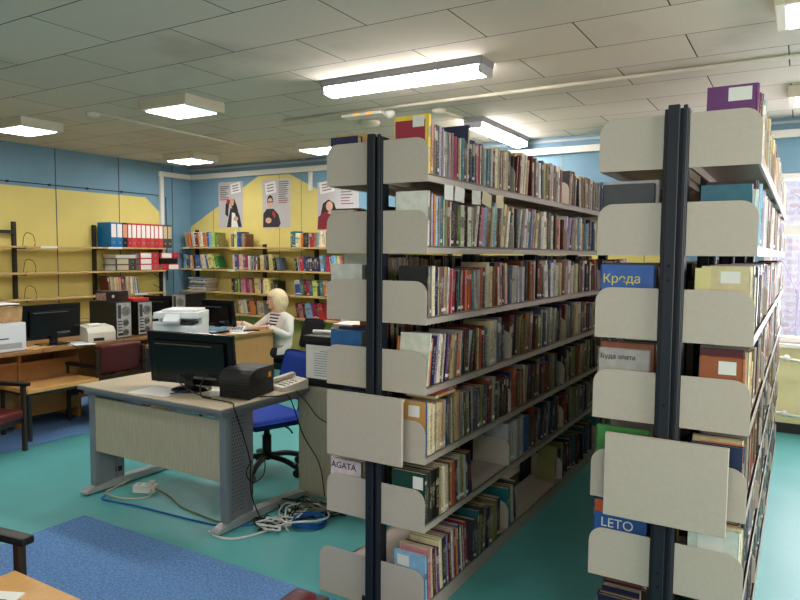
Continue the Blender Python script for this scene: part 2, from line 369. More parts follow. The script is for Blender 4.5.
tube_light((-2.40, 4.02, HC), 0, 'long lit tube light above the left metal bookcase, parallel to the back wall')
tube_light((-2.62, 6.25, HC), R(91), 'lit tube light running toward the back wall behind the left metal bookcase')
def louvre_mat():
    m = bpy.data.materials.new('prismatic_lit_diffuser'); m.use_nodes = True; nt = m.node_tree; N = nt.nodes; b_ = N['Principled BSDF']
    tc = N.new('ShaderNodeTexCoord'); br = N.new('ShaderNodeTexBrick'); br.offset = 0; br.inputs['Scale'].default_value = 1; br.inputs['Brick Width'].default_value = .058; br.inputs['Row Height'].default_value = .058; br.inputs['Mortar Size'].default_value = .006
    br.inputs['Color1'].default_value = (1, .95, .91, 1); br.inputs['Color2'].default_value = (.9, .9, .9, 1); br.inputs['Mortar'].default_value = (.015, .02, .028, 1)
    nt.links.new(tc.outputs['Object'], br.inputs['Vector']); nt.links.new(br.outputs['Color'], b_.inputs['Emission Color']); b_.inputs['Emission Strength'].default_value = SQ_E
    b_.inputs['Base Color'].default_value = (.7, .7, .7, 1); return m
M_LOUV = louvre_mat()
def square_light(loc, label, first=[None]):
    if first[0]: return dup(first[0], loc, 0, label)
    t = thing('louvre_light', label, 'ceiling light', loc, 0, 'square louvre ceiling lights'); first[0] = t
    b = MB()
    for lo, hi in (((-.28, -.21), (-.235, .21)), ((.235, -.21), (.28, .21)), ((-.235, -.21), (.235, -.165)), ((-.235, .165), (.235, .21))): b.box((lo[0], lo[1], -.085), (hi[0], hi[1], 0), bev=.006)
    b.build('housing', mat('yellowed_fitting', (206, 198, 176), .5), t)
    MB().box((-.235, -.165, -.092), (.235, .165, -.06)).build('diffuser', M_LOUV, t)
    return t
square_light((-6.49, 3.78, HC), 'square lit ceiling light nearest the left wall, left of the others')
square_light((-4.45, 3.90, HC), 'largest-looking square lit ceiling light above the reception counter')
square_light((-6.76, 6.06, HC), 'square lit ceiling light close to the corner above the posters')
square_light((-4.68, 6.15, HC), 'square lit ceiling light half hidden behind the left metal bookcase top')
square_light((.12, 3.82, HC), 'square lit ceiling light at the top right above the right metal bookcase')
square_light((.14, 5.90, HC), 'square lit ceiling light near the back window, behind the right metal bookcase')
square_light((-4.45, 1.5, HC), 'unseen square ceiling light added at the foreground left, above the blue carpet')  # added outside the frame to light the foreground
square_light((-2.2, -.4, HC), 'unseen square ceiling light added behind the viewpoint at the left')  # out-of-view fitting, added for its light on the foreground
square_light((.4, .6, HC), 'unseen square ceiling light added behind the viewpoint at the right')  # another unseen fitting added to brighten the near part of the room
t = thing('emergency_light', 'flat white emergency light with two orange lamps on the ceiling', 'emergency light', (-3.32, 4.95, HC))
MB().box((-.22, -.07, -.05), (.2, .07, 0), bev=.012).build('case', M_WHITE, t)
for x in (-.06, .08): MB().box((x-.025, -.075, -.046), (x+.025, -.05, -.026), bev=.004).build('lamp', emis('orange_lamp', (255, 150, 60), 1.0), t)
MB().ball((.24, 0, -.045), .05, sc_=(1, .8, .8)).build('spot_head', M_WHITE, t)
def round_fit(loc, r, label):
    o = MB().lathe([(r, 0), (r, -.02), (r*.8, -.035), (r*.35, -.045), (0.001, -.046)], n=18).build('smoke_detector', M_OFFW); o.location = loc; tag(o, label, 'smoke detector'); return o
round_fit((-5.5, 3.82, HC), .06, 'small round smoke detector on the ceiling between two square lights at left')
round_fit((-2.72, 5.17, HC), .06, 'round junction box on the ceiling at the end of the white conduit')
round_fit((-3.55, 5.35, HC), .10, 'faint round disc on the ceiling behind the emergency light')

# ================================================================== BOOKS
PAL = dict(white=(222, 218, 210), cream=(212, 196, 158), ivory=(226, 214, 184), tan=(184, 150, 104), brown=(98, 66, 48), rust=(150, 76, 44), orange=(214, 122, 56), red=(176, 40, 42), maroon=(92, 28, 34), pink=(206, 128, 140),
           magenta=(168, 40, 84), purple=(104, 48, 110), lilac=(172, 150, 190), navy=(30, 38, 78), blue=(46, 92, 158), sky=(130, 176, 206), teal=(34, 110, 118), green=(52, 122, 62), olive=(132, 128, 76), lime=(176, 204, 84),
           grey=(134, 130, 126), pale_grey=(182, 180, 176), charcoal=(58, 56, 60), black=(28, 27, 30), yellow=(232, 190, 66), pale_yellow=(226, 214, 140), slate=(74, 88, 110), dark_green=(26, 62, 54))
CNAME = {k: k.replace('_', ' ') for k in PAL}
class Geo:
    def __init__(s): s.v = []; s.f = []; s.c = []; s.uv = []
    def quad(s, idx, c, uv): s.f.append(idx); s.c.append(c); s.uv.append(uv)
    def box(s, M, lo, hi, c, uvface=None):
        n = len(s.v); x0, y0, z0 = lo; x1, y1, z1 = hi
        for p in ((x0, y0, z0), (x1, y0, z0), (x1, y1, z0), (x0, y1, z0), (x0, y0, z1), (x1, y0, z1), (x1, y1, z1), (x0, y1, z1)): s.v.append(M @ Vector(p))
        for k, q in enumerate(((0, 3, 2, 1), (4, 5, 6, 7), (0, 1, 5, 4), (1, 2, 6, 5), (2, 3, 7, 6), (3, 0, 4, 7))):
            uv = ((0, .5),)*4
            if k == 3 and uvface: uv = ((0, 0), (1, 0), (1, 1), (0, 1))
            s.quad(tuple(n+i for i in q), c, uv)
    def spine(s, M, t, h, bulge, c):
        # rounded spine: outer face x = bulge profile
        n = len(s.v); K = 5
        for k in range(K):
            y = -t/2+t*k/(K-1); x = bulge*(1-(2*k/(K-1)-1)**2)
            s.v.append(M @ Vector((x, y, 0))); s.v.append(M @ Vector((x, y, h)))
        for k in range(K-1):
            u0, u1 = k/(K-1), (k+1)/(K-1)
            s.quad((n+2*k, n+2*k+2, n+2*k+3, n+2*k+1), c, ((u0, 0), (u1, 0), (u1, 1), (u0, 1)))
        s.v.append(M @ Vector((-.002, t/2, 0))); s.v.append(M @ Vector((-.002, t/2, h))); s.v.append(M @ Vector((-.002, -t/2, 0))); s.v.append(M @ Vector((-.002, -t/2, h)))
        m = n+2*K
        s.quad((m+2, m+3, m+1, m), c, ((0, .5),)*4)
        s.quad(tuple([n+1+2*k for k in range(K)]+[m+1, m+3]), c, ((0, .5),)*(K+2))
        s.quad(tuple([m+2, m]+[n+2*k for k in range(K-1, -1, -1)]), c, ((0, .5),)*(K+2))
    def build(s, name, m, parent=None):
        me = bpy.data.meshes.new(name); me.from_pydata(s.v, [], s.f)
        ca = me.color_attributes.new('Col', 'FLOAT_COLOR', 'CORNER'); ul = me.uv_layers.new(name='UVMap')
        k = 0; cd = []; ud = []
        for f, c, uv in zip(s.f, s.c, s.uv):
            for j in range(len(f)): cd += c; ud += uv[j]
        ca.data.foreach_set('color', cd); ul.data.foreach_set('uv', ud)
        me.materials.append(m); me.update()
        o = bpy.data.objects.new(name, me); col.objects.link(o)
        if parent: o.parent = parent
        return o
def book_cover(g, M, t, h, d, c, hard):
    bt = .0022
    g.spine(M, t, h, min(.006, t*.22) if hard else .0005, c)
    g.box(M, (-d, -t/2, 0), (-.002, -t/2+bt, h), c); g.box(M, (-d, t/2-bt, 0), (-.002, t/2, h), c)
def book_pages(g, M, t, h, d, hard):
    e = .004 if hard else .0008
    g.box(M, (-d+e, -t/2+.0023, e*.6), (-.0022, t/2-.0023, h-e), (1, 1, 1, 1))
BOOKS = []     # every book of the room: dict(M, t, h, d, colour, ...)
def add_book(M, t, h, d, cname, where, pos, hard=True, tilt='', lab=None, extra=None, jit=True, cnt=1):
    c = PAL[cname]; j = (lambda v: max(0, min(255, v*random.uniform(.86, 1.12)))) if jit else (lambda v: v)
    k = random.uniform(.9, 1.08) if jit else 1
    l = lin(tuple(max(0, min(255, v*k+random.uniform(-7, 7)*jit)) for v in c))
    BOOKS.append(dict(M=M, t=t, h=h, d=d, c=(l[0], l[1], l[2], random.random()), cn=cname, where=where, pos=pos, hard=hard, tilt=tilt, lab=lab, extra=extra))
def ordinal(n):
    return '%d%s' % (n, 'th' if 10 <= n % 100 <= 20 else {1: 'st', 2: 'nd', 3: 'rd'}.get(n % 10, 'th'))
def fill_row(base, L, spec, where, counter, palette, hr=(.19, .235), tr=(.012, .034), dr=(.13, .17), gap_end=0.0, setback=(.0, .02), leanp=.25, hmax=.262, stop=False):
    """base: matrix whose local x points out of the shelf, y along it, origin at the row start; spec: leading books (colour, thickness, height, lean deg)."""
    y = 0.0; n = counter[0]; spec = list(spec); lean = 0.0; run = 0; ph = 0.0
    prev_lean = 0.0
    while True:
        forced = None
        if spec:
            it = spec.pop(0); cn, t, h, a = it[:4]; forced = it[4] if len(it) > 4 else None
            if cn == 'gap': y += t; prev_lean = 0; continue
        elif stop: break
        else:
            cn = random.choice(palette); t = random.uniform(*tr); h = random.uniform(*hr)
            if random.random() < .12: t *= 1.6
            if run <= 0:
                lean = random.choice([0, 0, 0, 4, 7, -4, -7, 10]) if random.random() < leanp*2 else 0; run = random.randint(3, 9)
            run -= 1; a = lean
        h = min(h, hmax); d = random.uniform(*dr); d = min(d, h*.85)
        ar = R(a); ca = math.cos(ar)
        if a >= 0:
            if prev_lean < 0: y += .004
            if prev_lean > 0 and a < prev_lean: y += max(0, ph*math.sin(R(prev_lean))-ph*math.sin(ar))
            w_ = t/ca
            if y+w_+h*math.sin(ar) > L-gap_end: break
            # pivot: lower far corner at y+w_
            M = Matrix.Translation((0, y+w_, 0)) @ Matrix.Rotation(-ar, 4, 'X') @ Matrix.Translation((0, -t/2, 0))
            y += w_
        else:
            if prev_lean >= 0: y += h*math.sin(-ar)-(ph*math.sin(R(prev_lean)) if prev_lean > 0 else 0)*-1
            elif a < prev_lean: y += h*(math.sin(-ar)-math.sin(R(-prev_lean)))
            w_ = t/ca
            if y+w_ > L-gap_end: break
            M = Matrix.Translation((0, y, 0)) @ Matrix.Rotation(-ar, 4, 'X') @ Matrix.Translation((0, t/2, 0))
            y += w_
        prev_lean = a; ph = h
        y += random.uniform(0, .0012)
        n += 1
        M = base @ Matrix.Translation((-random.uniform(*setback), 0, .001)) @ M
        add_book(M, t, h, d, cn, where, n, hard=random.random() < .55, tilt=('leaning' if abs(a) >= 5 else ''), lab=forced)
        if not spec and y > L-gap_end-.02: break
    counter[0] = n
def rotz(a): return Matrix.Rotation(a, 4, 'Z')

# ================================================================== METAL BOOKCASES
ZL = [1.907-.3015*k for k in range(6)]+[.075]      # shelf undersides
BAY = .98; NB = 4
M_MB = M_PANEL
def bracket(b, x_in, x_out, y, z0, h=.185, t=.004, r=.055):
    s = 1 if x_out > x_in else -1
    pts = [(x_in, z0), (x_out, z0)]
    for k in range(7):
        a = k/6*PI/2; pts.append((x_out-s*r+s*r*math.cos(a), z0+h-r+r*math.sin(a)))
    pts += [(x_in, z0+h)]
    b.prism(pts, 0, t, M=Matrix(((1, 0, 0, 0), (0, 0, 1, y), (0, 1, 0, 0), (0, 0, 0, 1))))
def bookcase(xc, y0, label, board, dz=0):
    t = thing('metal_bookcase', label, 'bookcase', (xc, y0, 0), 0, 'double-sided metal bookcases')
    for k in range(NB+1):
        y = k*BAY
        b = MB(); b.box((-.040, y-.01, 0), (.040, y+.05, 2.11), bev=.003, seg=1)
        b.box((-.026, y-.028, .01), (.012, y-.01, 2.12), bev=.002, seg=1); b.box((.022, y-.022, .01), (.036, y-.01, 2.118), bev=.002, seg=1)
        p = b.build('upright', M_POST, t)
        if k == 0:
            for z in (.42, .47, 1.08, 1.52, 1.57): MB().cyl((-.007, y-.0285, z), (-.007, y-.0275, z), .005, n=10).build('peg_hole', mat('hole_black', (5, 5, 6), .9), p)
        MB().box((-.06, y-.008, 0), (.06, y+.052, .04), bev=.004, seg=1).build('foot', M_POST, t)
    for k in range(NB):
        MB().box((-.02, k*BAY+.05, 1.76), (.02, (k+1)*BAY-.01, 1.815)).build('cross_rail', M_POST, t)
    for lv, z in enumerate(ZL):
        for s in (-1, 1):
            for k in range(NB):
                ya, yb = k*BAY+.0, (k+1)*BAY-.004
                xi, xo = s*.042, s*(.262 if (lv < 6 or s > 0) else .305)
                lip = .034 if lv < 6 else .075
                z0 = z if lv < 6 else 0.0
                b = MB(); b.box((min(xi, xo), ya+.004, z0+lip-.006), (max(xi, xo), yb-.004, z0+lip))
                b.box((min(xo, xo-s*.012), ya+.002, z0), (max(xo, xo-s*.012), yb-.002, z0+lip), bev=.002, seg=1)
                b.box((min(xi, xi+s*.01), ya+.004, z0), (max(xi, xi+s*.01), yb-.004, z0+lip))
                sh = b.build('shelf', M_TRAY, t)
                hh = .225 if lv == 6 else .185
                for yy in (ya-.002, yb-.004):
                    b = MB(); bracket(b, xi, xo, yy, z0, hh); b.build('side_bracket', M_PANEL, sh)
    if board:
        x0, x1, z0, z1 = board
        b = MB(); b.box((x0, -.056, z0), (x1, -.040, z1), bev=.002, seg=1); b.box((x0, -.0405, z1-.012), (x1, -.03, z1), bev=.001, seg=1)
        b.build('sign_board', M_PANEL, t)
    return t
XCL, Y0 = -1.610, 2.475
bookcase(XCL, Y0, 'double-sided metal bookcase left of the aisle, its long side packed with books', (-.222, .176, .69, .985))
XCR, Y0R = -.388, 2.500
bookcase(XCR, Y0R, 'double-sided metal bookcase at the right edge, seen mostly end-on', (-.200, .207, .658, .962))

def L_(s):  # 'colour t h lean;...' compact spec
    out = []
    for it in s.split(';'):
        p = it.split()
        if p: out.append((p[0], float(p[1])/1000, float(p[2])/1000 if len(p) > 2 else .21, float(p[3]) if len(p) > 3 else 0.0, (p[4] if len(p) > 4 else None)))
    return out
ORD = ['top', 'second', 'third', 'fourth', 'fifth', 'sixth', 'bottom']
SPEC = [
 'yellow 20 245;pink 12 205;tan 14 205;olive 10 205;black 16 208;charcoal 14 206;lilac 26 204;black 10 205;pale_grey 10 203;white 6 190;grey 34 196;grey 14 196;pink 14 196;grey 16 198;olive 12 192;magenta 30 188;maroon 8 186;tan 18 186;white 12 186;teal 36 192;slate 14 186;rust 16 176;pale_grey 10 170;navy 14 262 0 big;navy 26 196;navy 22 196;slate 14 196;brown 16 190;pink 14 186;magenta 20 186;white 18 186;charcoal 14 196;olive 12 190;pale_grey 24 180;gap 20;sky 14 182;charcoal 16 184;grey 20 186;white 14 190;slate 14 184;maroon 14 186;cream 32 205;cream 30 202;grey 12 180;tan 20 184;brown 14 184;cream 26 196',
 'white 12 230;brown 14 222;lilac 14 220;black 8 216;orange 18 216;sky 18 212;slate 8 205;pale_grey 18 214;teal 14 214;dark_green 8 212;cream 10 208;teal 14 206;olive 12 206;maroon 28 200;pink 8 200;white 10 198;black 22 196;charcoal 20 192;maroon 8 192;brown 18 190;green 14 188;lime 6 186;pale_grey 34 190;black 24 188;brown 10 186;cream 14 184;white 28 186;grey 12 188;cream 14 186;rust 10 184',
 'black 14 215;grey 16 212;charcoal 8 214;cream 18 214;white 16 214;navy 18 212;black 6 206;cream 12 208;brown 24 204;purple 14 200;tan 26 210 2;white 12 208 3;pink 20 198 3;magenta 14 196 3;white 8 200 3;red 20 196 3;pale_grey 6 196 3;black 26 188 3;sky 14 194 2;navy 20 190 2;tan 10 190 2;red 14 192;magenta 14 190;orange 18 192;rust 14 190;orange 16 192;red 20 190;teal 28 196 -3;white 8 188 -9',
 'white 12 226 8;orange 18 205 8;navy 34 212 8;lilac 26 214 8;white 14 216 8;cream 18 212 8;brown 10 210 8;pale_grey 12 214 8;navy 16 196 8;purple 26 210 7;brown 14 200 6;tan 12 200 6;tan 16 202 6;grey 22 218 6;maroon 12 204 6;pink 8 200 6;orange 30 198 4;white 10 210 4;slate 14 210 4;charcoal 16 210;maroon 34 215 2;white 6 205 12;charcoal 30 205 9;maroon 12 220;olive 14 205;cream 14 205',
 'blue 12 235;white 12 230;cream 34 225;cream 26 215;tan 12 214;ivory 16 214;cream 20 212;tan 28 212;cream 18 216;navy 20 214;brown 14 214;charcoal 20 218;cream 14 212 -3;navy 12 210 -3;tan 22 212 -3;tan 40 230 -3;grey 30 215 -5;cream 12 215 -5;charcoal 12 212 -5;black 10 212 -5;olive 20 212 -4;tan 14 208 -4;navy 10 208 -4;grey 24 225 -2;slate 14 222 -2',
 'dark_green 16 220;charcoal 18 225;black 30 222;black 30 222;black 30 222;tan 12 206 -3;cream 16 204 -3;ivory 26 218 -3;cream 30 212 -3;tan 12 208 -3;black 6 212 -3;tan 24 214 -3;rust 34 206 -3;navy 14 205 -4;charcoal 12 205 -4;pale_grey 22 208 -5;olive 34 212 -6;pale_grey 20 210 -6;charcoal 14 205 -7;dark_green 14 205 -8;navy 16 210 -9;maroon 8 210 -10;rust 10 215 -10;gap 500',
 'sky 16 215 -4;black 8 205 -4;pink 26 235 -4;cream 14 232 -4;maroon 30 222 -5;lilac 12 215 -5;purple 28 205 -5;ivory 14 235 -5;cream 16 240 -5;charcoal 18 235 -5;navy 22 235 -5;lilac 16 235 -5;maroon 12 240 -5;brown 20 235 -5;pale_grey 26 240 -5;rust 14 235 -6;orange 14 235 -6;blue 14 240 -6;navy 18 240 -6;white 8 225 -7;maroon 16 225 -7;cream 12 220 -7;purple 14 220 -7;red 18 230 -7;gap 40',
]
MIXP = [
 ['cream', 'ivory', 'grey', 'pale_grey', 'tan', 'cream', 'charcoal', 'slate', 'olive', 'brown', 'white', 'rust', 'maroon'],
 ['white', 'pale_grey', 'pink', 'white', 'tan', 'charcoal', 'lilac', 'brown', 'maroon', 'cream', 'sky', 'slate', 'white'],
 ['grey', 'white', 'pale_grey', 'charcoal', 'lilac', 'slate', 'rust', 'cream', 'black', 'white'],
 ['maroon', 'olive', 'grey', 'charcoal', 'brown', 'slate', 'cream', 'rust', 'navy', 'pale_grey'],
 ['maroon', 'brown', 'charcoal', 'tan', 'slate', 'olive', 'black', 'navy', 'rust', 'grey'],
 ['slate', 'brown', 'maroon', 'charcoal', 'navy', 'black', 'olive', 'rust', 'grey'],
 ['charcoal', 'brown', 'slate', 'navy', 'black', 'maroon', 'teal', 'olive']]
def zt(lv): return ZL[lv]+.034 if lv < 6 else .075
SPLB = {0: 'navy 34 185;tan 16 200', 1: 'pale_grey 24 160', 2: 'white 22 218;brown 40 215', 3: 'blue 44 215', 4: 'tan 20 200', 5: 'white 26 216;tan 20 222;brown 30 218'}
for lv in range(7):
    cnt = [0]; where = ('L', lv); sp = L_(SPEC[lv])
    for k in range(NB):
        ya = Y0+k*BAY+.010; Lk_ = BAY-.022; extra = []
        if k == 0:
            extra = sp; tot = 0
        gap = 0.0
        if lv == 5 and k == 1: extra = L_('pale_grey 34 228;pale_grey 34 228;pale_grey 34 226;pale_grey 34 228;pale_grey 34 228;pale_grey 34 226;pale_grey 34 228;pale_grey 34 228;blue 60 215;brown 24 210;slate 20 205')
        if lv == 4 and k == 1: extra = L_('navy 16 210 5;slate 22 215 5;navy 16 210 5;rust 46 225 3;brown 40 200;charcoal 22 205;tan 12 200 -4;brown 14 205 -4;pale_grey 20 225;charcoal 22 210')
        if lv == 6 and k == 1: extra = L_('teal 40 215 -5;tan 26 220 -5;cream 24 215 -5;navy 14 215 -5;brown 14 212 -6;navy 16 215 -7;maroon 10 215 -7;cream 12 220 -7;gap 700')
        if lv == 2 and k == 1: extra = L_('grey 12 205;pink 14 205;white 10 205;pale_grey 24 205;pale_grey 20 205;white 8 205 -4;rust 16 200 -4')
        fill_row(Matrix.Translation((XCL+.260, ya, zt(lv))), Lk_, extra, where, cnt, MIXP[lv], setback=(0, .006) if k == 0 else (.004, .03), gap_end=random.choice([0, .02, .08]), leanp=.3)
    # the far side of this bookcase, nearest books first
    cnt = [0]; y = Y0+.012
    if lv < 6:
        for q in L_(SPLB[lv]):
            cnt[0] += 1; y += q[1]/2
            add_book(Matrix.Translation((XCL-.250, y, zt(lv)+.001)) @ rotz(PI), q[1], min(q[2], .262), min(.19, q[2]*.8), q[0], ('LB', lv), cnt[0]); y += q[1]/2+.002
        for k in range(NB):
            ya = y if k == 0 else Y0+k*BAY+.01; yb = Y0+(k+1)*BAY-.012
            fill_row(Matrix.Translation((XCL-.252, yb, zt(lv))) @ rotz(PI), yb-ya, [], ('LB2', lv), [0], MIXP[lv], leanp=0, hr=((.238, .262) if lv == 2 else (.2, .25)) if lv > 1 else ((.15, .172) if k == 0 else (.17, .2)))
# lying books on top of the fifth row
M0 = Matrix.Translation((XCL+.25, Y0+.16, zt(4)+.233)) @ Matrix.Rotation(-PI/2, 4, 'X')
for k, (cn, tt) in enumerate((('tan', .014), ('red', .010), ('blue', .012))):
    add_book(Matrix.Translation((XCL+.252, Y0+.10+.012*k, zt(4)+.2395+.0165*k)) @ Matrix.Rotation(-PI/2, 4, 'X') @ Matrix.Translation((0, 0, 0)), tt, .20, .15, cn, ('LF', 4), k+1)
# right bookcase, right-hand face and the few books that show on its left-hand face
SPR = {0: 'purple 34 230 0 P;maroon 26 205;brown 22 200;rust 20 205;charcoal 18 195;navy 12 205;white 10 200', 1: 'teal 40 205;white 10 190;sky 18 185;pale_grey 20 185;teal 20 190', 2: 'cream 26 232;brown 12 210;grey 18 215;pink 12 212;charcoal 20 205',
       3: 'rust 34 222 0 P;maroon 12 248;ivory 22 240;tan 18 240;rust 20 225', 4: 'navy 22 220;orange 12 222;cream 24 235;navy 12 235;rust 16 230', 5: 'white 22 226;cream 14 232;tan 16 232;brown 30 235;teal 20 240', 6: 'white 30 220;cream 20 225;red 14 215;tan 20 220'}
SPLF = {0: '', 1: 'charcoal 30 222;pale_grey 20 235;green 12 225', 2: 'blue 24 232;charcoal 20 238;maroon 20 240', 3: 'pale_grey 26 225;rust 30 245', 4: 'green 20 235', 5: 'blue 24 252', 6: 'maroon 26 150;brown 30 160'}
for lv in range(7):
    cnt = [0]
    for k in range(NB):
        fill_row(Matrix.Translation((XCR+.252, Y0R+k*BAY+.010, zt(lv))), BAY-.022, L_(SPR[lv]) if k == 0 else [], ('R', lv), cnt, MIXP[lv], setback=(0, .02), leanp=.15)
    if lv:
        cnt = [0]
        sp = L_(SPLF[lv]); tot = sum(q[1] for q in sp)+.004*len(sp)
        # nearest first: lay them out away from the near end
        y = Y0R+.012
        for q in sp:
            cnt[0] += 1; y += q[1]/2
            add_book(Matrix.Translation((XCR-.248, y, zt(lv)+.001)) @ rotz(PI), q[1], min(q[2], .262), min(.19, q[2]*.8), q[0], ('RB', lv), cnt[0], lab=q[4]); y += q[1]/2+.002
        for k in range(NB):
            ya = y if k == 0 else Y0R+k*BAY+.01; yb = Y0R+(k+1)*BAY-.012
            fill_row(Matrix.Translation((XCR-.252, yb, zt(lv))) @ rotz(PI), yb-ya, [], ('RB2', lv), [0], MIXP[3], leanp=0)

# ================================================================== BACK WALL SHELVES
ws = thing('bracket_shelf', 'long four-tier wooden wall shelf with dark brackets under the posters on the back wall', 'wall shelf', (-7.75, YB, 0))
BZ = [1.655, 1.345, 1.03, .735]   # board undersides
for x in (.08, 1.40, 2.30, 3.30, 4.25): MB().box((x-.025, -.04, .35), (x+.025, -.003, 1.93 if x < 1 else 1.72), bev=.003, seg=1).build('upright', M_DARK, ws)
for lv, z in enumerate(BZ):
    for xa, xb in ((0, .98), (.985, 2.08), (2.085, 3.18), (3.185, 4.3)):
        if lv == 2 and xa == 0: xb = .98
        MB().box((xa, -.27, z), (xb, -.042, z+.024), bev=.003, seg=1).build('shelf_board', M_WOODL, ws)
    for x in (.08, 1.40, 2.30, 3.30): MB().box((x-.009, -.25, z-.012), (x+.009, -.04, z-.001)).build('bracket', M_DARK, ws)
for x, lv in ((.06, 0), (.30, 1), (.95, 1), (1.85, 2), (2.45, 3)): MB().box((x, -.2725, BZ[lv]), (x+.13, -.2705, BZ[lv]+.024)).build('shelf_label', M_LABEL, ws)
BROW = {
 0: [(.03, .96, 'cream 24 205 -9;tan 20 205 -9;orange 26 195 -9;rust 16 195 -9;white 34 205 -9;navy 22 200 -9;maroon 20 195 -9;orange 20 190 -9;cream 40 205 -7;maroon 24 200 -7;orange 30 195 -7;blue 30 205 -5;sky 34 200 -4;lime 26 205 -3;green 26 200;olive 20 195'),
     (.97, 1.42, 'grey 16 175;brown 18 175;olive 16 178;slate 14 172;pale_yellow 40 215;gap 4;blue 28 205;blue 28 205;navy 26 205;slate 16 195;tan 18 180;tan 20 180;brown 24 175'),
     (2.02, 2.9, 'teal 26 200;teal 34 205;gap 4;ivory 44 180;yellow 16 180;orange 14 175;maroon 18 180;black 22 185;charcoal 20 180;white 16 180;red 20 178;red 22 182;tan 14 180;grey 16 182;sky 16 178;green 12 190;cream 18 205;white 20 205;cream 22 210;tan 18 205')],
 1: [(.03, .95, 'sky 26 205;lime 18 205;blue 24 205;red 18 195;cream 16 190;tan 22 195;maroon 14 190 -6;slate 20 190 -7;blue 34 185 -9;teal 20 190 -9;cream 30 205 -10;white 22 200 -10;blue 30 195 -12;pale_yellow 60 200 -13;lime 24 195 -13;green 40 170 -13'),
     (.98, 2.06, 'white 22 205 -3;blue 30 205 -3;blue 24 200 -3;red 14 195 -3;cream 34 205 -3;pink 18 200 -3;purple 18 195 -3;magenta 18 195 -3;white 20 190 -2;cream 18 190;teal 18 190;sky 16 188;maroon 22 180;white 18 180;brown 16 175;pale_yellow 34 205 -3;cream 20 195 -2;green 18 185;charcoal 20 185;pale_yellow 46 205 -4;black 26 160 -10;white 20 160 -10;slate 22 165 -10'),
     (2.1, 3.1, 'black 24 165 -9;white 18 165 -9;grey 16 165 -9;red 34 185 -8;blue 24 185 -8;navy 28 180;navy 28 180;navy 28 180;navy 28 180;navy 28 180;navy 28 180;sky 56 205 -5;teal 24 200 -5;magenta 40 190 -6;pale_yellow 22 185 -6;black 14 180 -6;sky 50 200 -5;lime 24 200 -4;white 20 195 -4;orange 30 190 -4;rust 30 195 -4;ivory 26 200 -4'),
     (3.2, 4.2, 'lime 40 190 -4;orange 34 195 -4;pink 26 195 -4;white 30 205 -4;black 16 205 -4;brown 60 205 -6;white 70 200 -8;pale_grey 40 195 -8')],
 2: [(.98, 2.06, 'black 20 185;maroon 18 180;green 20 185 -3;lime 16 185 -3;navy 16 180 -3;tan 16 180 -3;pink 24 195 -4;magenta 24 190 -4;purple 20 190 -4;pink 18 185 -4;maroon 22 180 -4;pale_yellow 38 205 -6;cream 24 200 -5;maroon 14 195;white 18 190;pale_yellow 40 205 -4;olive 20 190;black 26 180;black 30 175'),
     (2.1, 3.15, 'blue 44 200 -4;slate 18 195 -4;green 18 190 -4;maroon 26 195 -4;magenta 22 195 -4;slate 30 190 -4;lime 34 195 -4;charcoal 14 190 -4;teal 34 200 -5;orange 22 200 -5;tan 18 200 -5;lilac 18 195 -5;white 16 200 -5;sky 44 195 -5;red 20 190 -5;maroon 20 190'),
     (3.2, 4.2, 'sky 40 195 -5;maroon 30 190 -5;cream 24 190')],
 3: [(1.05, 2.05, 'tan 20 195 -14;cream 20 195 -14;white 44 195 -9;maroon 22 185 -9;orange 44 180 -9;brown 20 180 -9;tan 30 190 -6;grey 30 185 -6'),
     (2.1, 3.15, 'maroon 30 190 -9;pink 26 185 -9;maroon 30 185 -9;sky 50 190 -8;magenta 34 185 -8;brown 24 180 -8;red 36 205 -8;red 34 205 -8;red 34 205 -8;red 34 205 -8;red 34 205 -8;white 24 190'),
     (3.2, 4.2, 'white 26 150;blue 50 150')]}
for lv in BROW:
    cnt = [0]
    for xa, xb, s in BROW[lv]:
        sp = L_(s); fac = max(1.0, min(2.0, (xb-xa-.10)/(sum(q[1] for q in sp)+.12)))
        sp = [(q[0], q[1]*(fac if q[0] != 'gap' else 1), q[2], q[3]*1.3, q[4]) for q in sp]
        fill_row(Matrix.Translation((-7.75+xa, YB-.24, BZ[lv]+.025)) @ rotz(-PI/2), xb-xa, sp, ('B', lv), cnt, ['cream'], gap_end=0.0, setback=(0, .03), leanp=0, dr=(.13, .16), stop=True)
# keep only the listed wall-shelf books (no random fill behind the listed ones)
# ================================================================== LEFT WALL SHELVES
lw = thing('bracket_shelf', 'wooden wall shelf on dark uprights along the yellow left wall, mostly empty', 'wall shelf', (XL, 3.0, 0))
LZ = [1.638, 1.335, 1.03, .735]
for y, zt_ in ((1.36, 1.94), (2.38, 1.94), (3.42, 1.72)): MB().box((.003, y-.02, .30), (.05, y+.02, zt_), bev=.004, seg=1).build('upright', M_DARK, lw)
for lv, z in enumerate(LZ):
    for ya, yb in ((-.6, 1.33), (1.335, 2.33), (2.335, 3.30)):
        MB().box((.052, ya, z), (.285, yb, z+.022), bev=.003, seg=1).build('shelf_board', M_WOODL, lw)
    for y in (1.36, 2.38, 3.2): MB().box((.05, y-.008, z-.012), (.26, y+.008, z-.001)).build('bracket', M_DARK, lw)
MB().box((.052, .7, 1.80), (.075, 1.34, 1.84)).build('cross_bar', M_DARK, lw)
for y, lv in ((1.52, 0), (2.40, 0), (2.78, 2)): MB().box((.2852, y, LZ[lv]), (.2875, y+.20, LZ[lv]+.024)).build('shelf_label', M_LABEL, lw)
